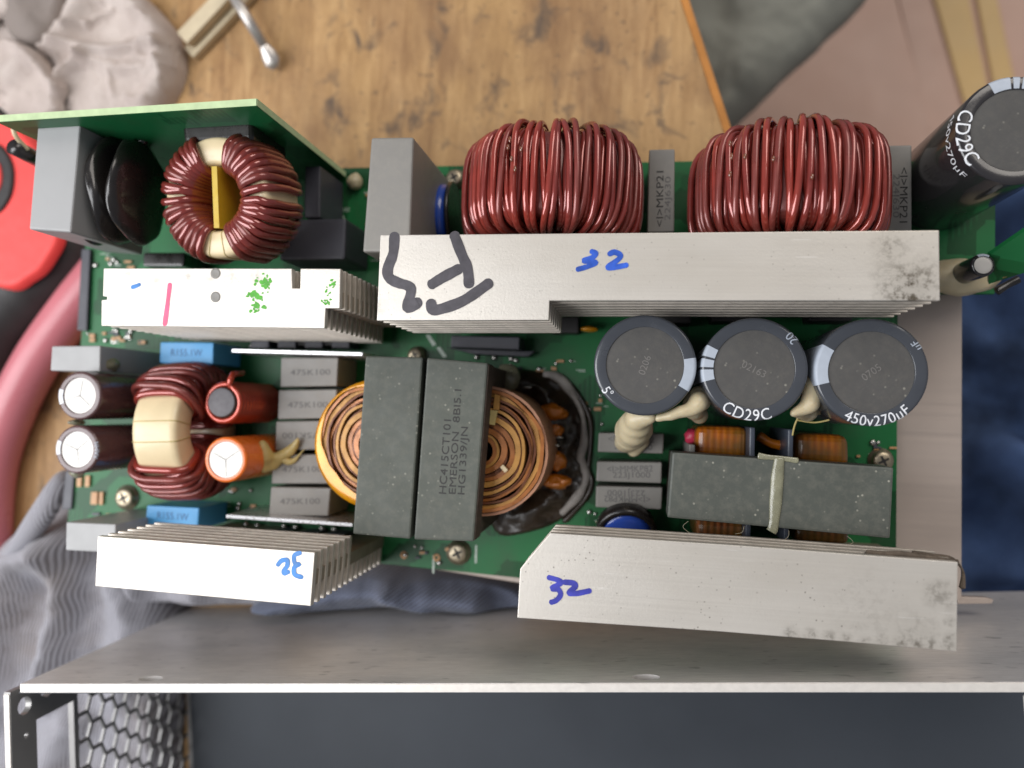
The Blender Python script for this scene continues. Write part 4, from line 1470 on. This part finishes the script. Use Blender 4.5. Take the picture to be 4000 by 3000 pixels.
# ------------------------------------------------------------------ resonant choke with long grey core
ZR = 42
rc = prism('choke', [(2626, 1766), (3492, 1826), (3478, 2104), (2606, 2022)], ZR, ZR - 10, 'ferrite_dusty', PS, .6, 'long grey ferrite choke with a glue bead across it at the right')
q = [at(x, y, ZR) for x, y in ((2640, 1786), (3476, 1844), (3464, 2086), (2622, 2004))]
wprism('core_foot', [(v.x, v.y) for v in q], ZR - 10.05, 2, 'ferrite_side', rc, .3)
ribbon('glue_bead', [(3046, 1785), (3038, 1850), (3032, 1930), (3026, 2010), (3020, 2060), (3012, 2078)], ZR + .05, 1.5, .4, 'glue_clear', rc, 3, .25)
ribbon('glue_bead', [(2960, 1780), (3000, 1786), (3050, 1790), (3120, 1800)], ZR + .05, .8, .4, 'glue_clear', rc, 8, .6)
for (qd, zt_, m_, lb) in (([(2716, 1660), (2926, 1668), (2922, 1800), (2712, 1790)], 26, 'tape_coil', 'winding_tape'), ([(3104, 1690), (3318, 1700), (3322, 1830), (3100, 1815)], 24, 'tape_coil', 'winding_tape'),
                          ([(2716, 2020), (2926, 2030), (2922, 2130), (2712, 2120)], 26, 'tape_coil_dark', 'winding_tape'), ([(3104, 2050), (3318, 2060), (3322, 2130), (3100, 2120)], 24, 'tape_coil_dark', 'winding_tape')):
    prism(lb, qd, zt_, 3, m_, rc, 3.2, None, 5)
for (x0, x1, y0, y1) in ((2928, 2950, 1668, 1800), (3078, 3100, 1676, 1806), (2912, 2934, 2030, 2115), (3062, 3084, 2040, 2120)):
    prism('bobbin_wall', [(x0, y0), (x1, y0 + 2), (x1 - 2, y1), (x0 - 2, y1)], 32, 3, M('blue_grey_bobbin', (74, 80, 92), .35, var=.1), rc, .4)
prism('bobbin_wall', [(2692, 1735), (2716, 1737), (2714, 1790), (2690, 1788)], 30, 3, 'greybox_warm', rc, .4)
ribbon('copper_lead', [(2960, 1700), (3010, 1730), (3070, 1742)], 20, 1.4, .7, 'kapton', rc, 3)
blob('pink_bead', at(2700, 1704, 20), 1, 'pink_part', rc, .2, 4, (2.0, 2.2, 2.2), 3)
for k in range(4):
    x = 2700 + k * 205 + random.uniform(-30, 30)
    p = at(x, 2028 + (x - 2600) * .094, ZR)
    path = [p + Vector((0, 0, -.3)), p + Vector((random.uniform(-2, 2), -1.5, .2)), p + Vector((random.uniform(-2.5, 2.5), random.uniform(-3.5, -.5), .3))]
    vs, fs = tube_geo(spline(path, 5), .05, 5)
    new_obj('dust_fibre', vs, fs, 'glue', rc)

# ------------------------------------------------------------------ varistors, relay, screws, small parts
def disc_part(label, px, py, z, rad, th, axis, mat, ring=None, name='varistor', parent=None):
    c = at(px, py, z)
    fr = frame_from_axis(axis)
    prof = []
    for i in range(13):
        t = -math.pi / 2 + math.pi * i / 12
        prof.append((rad - th / 2 + th / 2 * math.cos(t), th / 2 * math.sin(t)))
    prof = [(.01, -th * .68), (rad * .35, -th * .64)] + prof + [(rad * .35, th * .64), (.01, th * .68)]
    vs = []; fs = []
    seg = 40
    for (r, a) in prof:
        for k in range(seg):
            th_ = 2 * math.pi * k / seg
            vs.append(c + fr @ Vector((r * math.cos(th_), r * math.sin(th_), a)))
    for i in range(len(prof) - 1):
        for k in range(seg):
            l = (k + 1) % seg
            fs.append([i * seg + k, i * seg + l, (i + 1) * seg + l, (i + 1) * seg + k])
    o = new_obj(name, vs, fs, mat, parent or PS, None, True, label)
    if ring:
        vs = []; fs = []
        prof = [(rad + .1, -th * .62), (rad + 1.5, -th * .5), (rad + 1.7, 0), (rad + 1.5, th * .5), (rad + .1, th * .62), (rad + .05, 0)]
        m = len(prof)
        for k in range(seg):
            th_ = 2 * math.pi * k / seg
            for (r, a) in prof:
                vs.append(c + fr @ Vector((r * math.cos(th_), r * math.sin(th_), a * .75)))
        for k in range(seg):
            l = (k + 1) % seg
            for i in range(m):
                j = (i + 1) % m
                fs.append([k * m + i, l * m + i, l * m + j, k * m + j])
        new_obj('rubber_sleeve', vs, fs, ring, o, None, True)
    return o


disc_part('blue disc varistor in a black sleeve left of the left red coil', 1738, 850, 12, 10.5, 5.0, (1, .05, 0), 'blue_disc', None)
for (q) in ((1698, 1712), (1764, 1784)):
    disc_part(None, sum(q) / 2, 850, 11.4, 11.4, 1.4, (1, .05, 0), 'black', None, 'varistor_sleeve')
disc_part('blue disc varistor in a black sleeve behind the front right heat sink', 2446, 2070, 12, 7.6, 5.0, (.04, -.55, .83), 'blue_disc', 'black')
rel = prism('relay', [(1762, 1310), (2030, 1316), (2028, 1366), (1760, 1356)], 12, .3, 'greybox_dark', PS, .4, 'dark grey relay half under the long heat sink')
prism('relay_flange', [(1740, 1356), (2090, 1372), (2060, 1394), (1850, 1384)], 4, .3, 'greybox_dark', rel, .3)
for (x, y) in ((1862, 1396), (1930, 1398), (1996, 1402)):
    blob('solder_joint', at(x, y, .6), .9, 'solder', PS, .1, x * .01, (1, 1, .5), 2)
for (a, b, c_, d_) in (((1663, 1310), (1678, 1306), (1704, 1346), (1690, 1352)), ((1704, 1358), (1718, 1354), (1746, 1392), (1732, 1398))):
    prism('silkscreen_mark', [a, b, c_, d_], .12, .01, 'silk', pcb, 0)


def screw(px, py, z=1.2, r=3.4, label=None, zbase=.1):
    c = at(px, py, z)
    prof = [(r * 1.25, zbase), (r * 1.25, zbase + .4), (r, zbase + .45), (r, z + .2), (r * .9, z + .75), (r * .6, z + 1.0), (.01, z + 1.06)]
    vs, fs = lathe_geo(prof, c, 32)
    o = new_obj('screw', vs, fs, 'nickel', PS, None, True, label)
    w_ = r * .13; l_ = r * .55
    vs = []
    for k in range(4):
        a = .5 + k * math.pi / 2
        d = Vector((math.cos(a), math.sin(a), 0)); n_ = Vector((-d.y, d.x, 0))
        for (u, v) in ((w_, -w_), (l_, -w_ * .8), (l_, w_ * .8)):
            vs.append(Vector((c.x, c.y, z + 1.1)) + d * u + n_ * v)
    new_obj('cross_slot', vs, [list(range(12))], 'black_ink', o)
    return o


screw(1788, 2160, 1.6, 3.3, 'cross-head screw at the front edge of the board')
screw(488, 1945, 1.6, 3.6, 'brownish screw beside the standing ring coil')
screw(3448, 1800, 2.4, 3.0, 'screw near the right tray beyond the grey choke')
screw(1775, 696, 2.2, 2.8, 'screw beside the left large coil')
screw(1622, 1388, 3.0, 2.6, 'screw behind the transformer')

# bright metal strips (edges of upright metal plates)
prism('metal_strip', [(906, 1362), (1416, 1376), (1416, 1390), (906, 1376)], 24, .3, 'tin', PS, .15, 'thin bright metal plate on edge above the column of box capacitors')
prism('metal_strip', [(884, 2010), (1378, 2044), (1376, 2058), (882, 2024)], 24, .3, 'tin', PS, .15, 'thin bright metal plate on edge below the column of box capacitors')
# power packages along the left heat sinks
for k in range(4):
    x = 980 + 105 * k
    prism('power_transistor', [(x, 1330), (x + 70, 1331), (x + 70, 1360), (x, 1359)], 9, .5, 'greybox_dark', PS, .3)
    prism('power_transistor', [(x - 20, 2068 + 5 * k), (x + 50, 2071 + 5 * k), (x + 50, 2100 + 5 * k), (x - 20, 2098 + 5 * k)], 9, .5, 'greybox_dark', PS, .3)
for k in range(6):
    for (x0, y0) in ((985, 1352), (960, 2048)):
        blob('solder_joint', at(x0 + 46 * (k % 2) + 150 * (k // 2), y0 + (4 * k if y0 > 2000 else 0), 1.5), 1.1, 'solder', PS, .15, k + y0, (1, 1, .8), 2)
# dark parts under the long heat sink and round the cans
for (x0, y0, x1, y1, zt_) in ((2150, 1236, 2260, 1300, 8), (2560, 1220, 2700, 1262, 12), (2780, 1222, 2960, 1256, 10), (3160, 1222, 3330, 1254, 10), (1120, 1320, 1300, 1350, 8)):
    prism('power_transistor', [(x0, y0), (x1, y0), (x1, y1), (x0, y1)], zt_, .4, 'black_plastic', PS, .5)
blob('disc_capacitor', at(2302, 1286, 6), 1, 'kapton_y', PS, .1, 3, (3.0, 1.0, 2.2), 3)
# tan chip resistors, solder pads and labels at the left of the board
for (q) in ([(300, 1858), (318, 1858), (316, 1902), (298, 1902)], [(332, 1858), (350, 1858), (348, 1902), (330, 1902)], [(356, 1922), (380, 1922), (378, 1972), (352, 1970)], [(388, 1922), (402, 1922), (400, 1972), (386, 1972)]):
    prism('chip_resistor', q, .9, .05, 'tan_part', PS, .15)
rndp = random.Random(12)
for (x0, y0, x1, y1, n_) in ((360, 990, 500, 1040, 8), (340, 1290, 560, 1340, 14), (620, 1420, 720, 1450, 6), (2010, 1400, 2280, 1450, 8), (2300, 2000, 2330, 2060, 3), (1560, 2130, 1740, 2200, 5), (330, 2000, 540, 2036, 8),
                             (1420, 680, 1450, 1040, 4), (3340, 1700, 3480, 1780, 5), (2300, 1500, 2360, 1660, 5), (840, 1950, 1040, 1990, 7), (760, 1900, 1020, 1930, 6)):
    for k in range(int(n_ * 1.7)):
        x = rndp.uniform(x0, x1); y = rndp.uniform(y0, y1); w_ = rndp.choice((9, 13, 18)); h_ = rndp.choice((7, 9, 12))
        kind = rndp.random()
        if kind < .28:
            blob('solder_joint', at(x, y, .5), rndp.uniform(.5, 1.0), 'solder', PS, .15, k, (1, 1, .5), 2)
        elif kind < .7:
            prism('chip_resistor', [(x, y), (x + w_ * 1.6, y), (x + w_ * 1.6, y + h_ * 1.2), (x, y + h_ * 1.2)], .8, .05, 'tan_part' if rndp.random() < .6 else 'greybox_dark', PS, .12)
        else:
            prism('silkscreen_mark', [(x, y), (x + w_ * 2, y + 1), (x + w_ * 2, y + 4), (x, y + 3)], .1, .02, 'silk', pcb, 0)
text_flat(pcb, 'VER A01', (1348, 842), (1292, 840), 0.02, 16, 'silk')
text_flat(pcb, '2016.15.27', (1368, 812), (1280, 810), 0.02, 16, 'silk')
for (x, y, l) in ((1690, 2170, 70), (1856, 2130, 70)):
    prism('silkscreen_mark', [(x, y), (x + 8, y), (x + 6, y + l), (x - 2, y + l)], .1, .02, 'silk', pcb, 0)
for (x, y) in ((1578, 2168), (1706, 2178), (2170, 1500), (2282, 1580), (445, 1330), (450, 1295)):
    c = at(x, y, 0)
    vs, fs = lathe_geo([(1.3, .03), (1.2, .22), (.6, .24), (.5, .05)], c, 20)
    new_obj('solder_pad', vs, fs, 'tan_part' if x > 1500 else 'solder', PS, None, True)

# glue
def glue(pts, mat, label=None, vox=.4, sm=30):
    bm = bmesh.new()
    P = [(at(x, y, z), r) for (x, y, z, r) in pts]
    chain = []
    for (a, ra), (b, rb) in zip(P[:-1], P[1:]):
        n = max(2, int((b - a).length / (min(ra, rb) * .3)))
        for k in range(n):
            t = k / n
            chain.append((a.lerp(b, t), ra + (rb - ra) * t))
    chain.append(P[-1])
    o0 = P[0][0]
    for k, (c, r) in enumerate(chain):
        d = Vector((noise.noise(c * .3), noise.noise(c * .3 + Vector((5, 0, 0))), 0)) * r * .35
        ret = bmesh.ops.create_icosphere(bm, subdivisions=2, radius=r * (1 + .18 * noise.noise(c * .5)))
        for v in ret['verts']:
            v.co += c + d
    o = from_bm('glue_drop', bm, mat, PS, True, label)
    m = o.modifiers.new('fuse', 'REMESH'); m.mode = 'VOXEL'; m.voxel_size = vox * MM; m.use_smooth_shade = True
    m2 = o.modifiers.new('soften', 'SMOOTH'); m2.iterations = sm; m2.factor = .5
    return o


glue([(2545, 1632, 45, 1.6), (2500, 1640, 42, 3.2), (2470, 1670, 34, 4.8), (2462, 1700, 24, 4.6), (2440, 1722, 17, 3.2), (2505, 1730, 16.5, 2.6), (2478, 1762, 15, 2.0)], 'glue', 'cream glue drop hanging below the left can')
glue([(2570, 1634, 45, 1.2), (2620, 1622, 46, 1.6), (2680, 1606, 46, 1.9), (2728, 1578, 45, 2.6), (2732, 1540, 38, 3.2), (2712, 1600, 34, 3.0), (2730, 1620, 26, 2.2)], 'glue', 'cream glue between the left and middle cans')
glue([(3172, 1470, 40, 2.0), (3174, 1520, 44, 2.6), (3166, 1568, 45, 2.4), (3136, 1598, 45, 1.8), (3096, 1618, 46, 1.0), (3150, 1610, 38, 2.2), (3200, 1590, 32, 2.4)], 'glue', 'cream glue between the middle and right cans')
glue([(1026, 1736, 22, 1.6), (1036, 1780, 21, 2.6), (1032, 1826, 20, 2.2), (1062, 1806, 18, 2.4), (1100, 1786, 18, 2.0), (1132, 1764, 18.2, 1.9), (1152, 1738, 18.4, 1.4), (1164, 1716, 19, .8)], 'glue_yellow', 'yellowed glue between the orange can and the box capacitors')
glue([(1100, 1790, 18, 1.6), (1126, 1806, 17.6, 1.4), (1150, 1800, 17.6, 1.0), (1190, 1752, 20, .35), (1215, 1744, 22, .3)], 'glue_yellow')
for (pts) in ([(3130, 1600, 38), (3105, 1660, 36), (3096, 1700, 34)], [(3110, 1640, 37), (3180, 1650, 36), (3240, 1640, 36)]):
    vs, fs = tube_geo(spline([at(*q) for q in pts], 8), .28, 6)
    new_obj('glue_string', vs, fs, 'glue_yellow', PS, None, True)
blob('glue_drop', at(425, 1425, 28), 1, 'glue_clear', PS, .25, 61, (3.0, 2.4, 4), 3)
blob('glue_drop', at(300, 1650, 36), 1, 'glue_clear', PS, .2, 64, (2.0, 1.0, 3), 3)
blob('glue_drop', at(302, 1846, 37), 1, 'glue_clear', PS, .2, 66, (2.4, 1.6, 2), 3)

# small tilted board and white foot at the right edge
a = at(3870, 1000, 14)
wf = blob('glue_ring', at(3745, 1085, 6), 1, 'glue', PS, .15, 71, (11, 5.5, 4), 4, 'cream glue under the small board at the right edge')
A_ = at(3862, 1000, 20); B_ = at(4080, 850, 30); C_ = at(4080, 1040, 24); D_ = at(3862, 1110, 12)
nrm = (B_ - A_).cross(D_ - A_).normalized()
vs = [A_, B_, C_, D_] + [v + nrm * 1.4 for v in (A_, B_, C_, D_)]
sb = new_obj('small_board', vs, [[0, 1, 2, 3], [7, 6, 5, 4], [0, 4, 5, 1], [1, 5, 6, 2], [2, 6, 7, 3], [3, 7, 4, 0]], 'pcb', PS, None, False, 'small green board tilted outwards at the right edge')
if nrm.z < 0:
    nrm = -nrm
up_off = nrm * .12 if (vs[4] - vs[0]).z < 0 else nrm * 1.5
for (u0, v0, u1_, v1_, m_) in ((.30, .30, .37, .78, 'silk'), (.42, .50, .46, .56, 'solder'), (.30, .16, .40, .24, 'tan_part'), (.26, .84, .34, .94, 'tan_part'), (.78, .1, .84, .5, 'silk')):
    def uv(u, v):
        return A_.lerp(B_, u).lerp(D_.lerp(C_, u), v) + up_off
    new_obj('board_mark', [uv(u0, v0), uv(u1_, v0), uv(u1_, v1_), uv(u0, v1_)], [[0, 1, 2, 3]], m_, sb)
ribbon('wire_stub', [(3890, 1140), (3940, 1110), (3980, 1090)], 8, 1.2, 1, 'black', PS, 3)

# ================================================================== UPRIGHT BOARD with filter parts
ZD = 64
UB = empty('upright_board', at(1000, 500, 0))
dA = at(-14, 478, ZD); dB = at(1003, 414, ZD)
dx_ = (dB - dA); DL = dx_.length; dx_.normalize()
dn = Vector((dx_.y, -dx_.x, 0))
if dn.y > 0:
    dn = -dn                                  # towards the parts (down in the photograph)
UB2 = UB
tag(UB2, 'upright green filter board with copper ring coil at the upper left', 'circuit board')
FRD = (dA, dx_, -dn, Vector((0, 0, 1)))
brd = box_local('circuit_board', FRD, (0, 0, -ZD + 1.0), (DL, 2.0, 0), 'pcb_side', UB2, .1)
box_local('board_rim', FRD, (.05, .06, .02), (DL - .05, 1.94, .14), 'board_edge', brd, .03, 'pale fibreglass top rim')
box_local('board_rim', FRD, (DL + .02, .06, -ZD + 1.2), (DL + .12, 1.94, -.05), 'board_edge', brd, .03)
blob('solder_foot', at(1386, 708, 2), 1, 'glue', UB2, .15, 81, (2.6, 2.8, 2.4), 3)

film('pale grey box capacitor at the left end of the upright board', [(146, 494), (314, 482), (276, 908), (112, 896)], 58, 'greybox', 26, name='film_capacitor', parent=UB2, bevel=.7)
for (x, lb) in ((385, 'black bulging shrink-wrapped disc next to the grey box'), (462, 'middle black shrink-wrapped disc'), (540, 'black bulging shrink-wrapped disc next to the ring coil')):
    c = at(x, 750, 44)
    bm = bmesh.new()
    bmesh.ops.create_uvsphere(bm, u_segments=40, v_segments=24, radius=1)
    for v in bm.verts:
        d = v.co.copy()
        k = 1 + .09 * noise.noise(d * 1.7 + Vector((x, 0, 0)))
        v.co = c + Vector((d.x * 3.5 * k + .8 * math.sin(d.y * 4.2 + x), d.y * 15.5 * k, d.z * 13 * k))
    dd = from_bm('wrapped_varistor', bm, 'black', UB2, True, lb)
    vs, fs = tube_geo([c + Vector((0, 14, 0)), c + Vector((0.5, 17.5, -2))], 1.6, 10)
    new_obj('lead', vs, fs, 'black', dd, None, True)
prism('film_capacitor', [(560, 985), (720, 985), (716, 1040), (556, 1040)], 16, .5, 'black', UB2, .8)
c = at(92, 590, 40)
vs, fs = tube_geo([c + Vector((0, 0, 4)), c + Vector((0, -1, -8))], 2.4, 16)
new_obj('lead_sleeve', vs, fs, 'black', UB2, None, True)
vs, fs = tube_geo(spline([c + Vector((1, 7, 6)), c + Vector((1.5, 3, 5)), c + Vector((2.4, 0, 1))], 6), .7, 8)
new_obj('lead', vs, fs, 'glue', UB2, None, True)

# ring coil on the upright board
rnd = random.Random(8)
ct = at(836, 770, 52)
fr_u = frame_from_axis((-.10, -.14, 1), Vector((0, 1, 0)))
ring_c = ct + fr_u @ Vector((0, 0, -9))
rc_u = ring_core('ring_coil', 9.0, 17.0, 8.5, fr_u, ring_c, 'cream', UB2, 'copper ring coil with cream core and yellow divider', 6)
angs = [R(a) for a in [22 + 7.6 * i for i in range(19)] + [203 + 7.6 * i for i in range(19)]]
angs = [a for i, a in enumerate(angs) if i not in (10, 28)]
wind(rc_u, ring_c, fr_u, angs, (9.0, 17.0, 8.5, 1.2), 'upr', ['enamel_b', 'enamel_b', 'enamel_c'], rnd, .012, .45)
dvd = [fr_u @ Vector((x, y, z)) + ring_c for (x, y, z) in ((8.5, .7, 8.6), (-8.5, .7, 8.6), (-8.5, .7, -8.6), (8.5, .7, -8.6), (8.5, -1.0, 8.6), (-8.5, -1.0, 8.6), (-8.5, -1.0, -8.6), (8.5, -1.0, -8.6))]
new_obj('divider', dvd, [[0, 1, 2, 3], [7, 6, 5, 4], [0, 4, 5, 1], [1, 5, 6, 2], [2, 6, 7, 3], [3, 7, 4, 0]], 'yellow', rc_u, None, False, 'yellow divider plate across the hole')
for a in (180 + 8, 180 - 10):
    th = R(a); path = []
    for i in range(24):
        q, b = superq(2 * math.pi * i / 24, 6)
        path.append(ring_c + fr_u @ Vector(((13.0 + q * 4.05) * math.cos(th), (13.0 + q * 4.05) * math.sin(th), b * 8.55)))
    vs, fs = tube_geo(path, .14, 5, True)
    new_obj('core_seam', vs, fs, 'glue_yellow', rc_u, None, True)
prism('potting_block', [(706, 478), (985, 462), (985, 556), (716, 566)], 52, 30, 'black', UB2, 2.0, None, 4)
prism('glue_strip', [(700, 470), (985, 450), (985, 474), (720, 488)], 54, 51.5, 'tan_part', UB2, .5)
prism('film_capacitor', [(1192, 650), (1252, 648), (1250, 850), (1188, 850)], 20, .5, 'greybox_dark', UB2, .5)
prism('filter_choke', [(1100, 858), (1352, 852), (1346, 1012), (1090, 1016)], 22, .5, 'greybox_dark', UB2, .9)
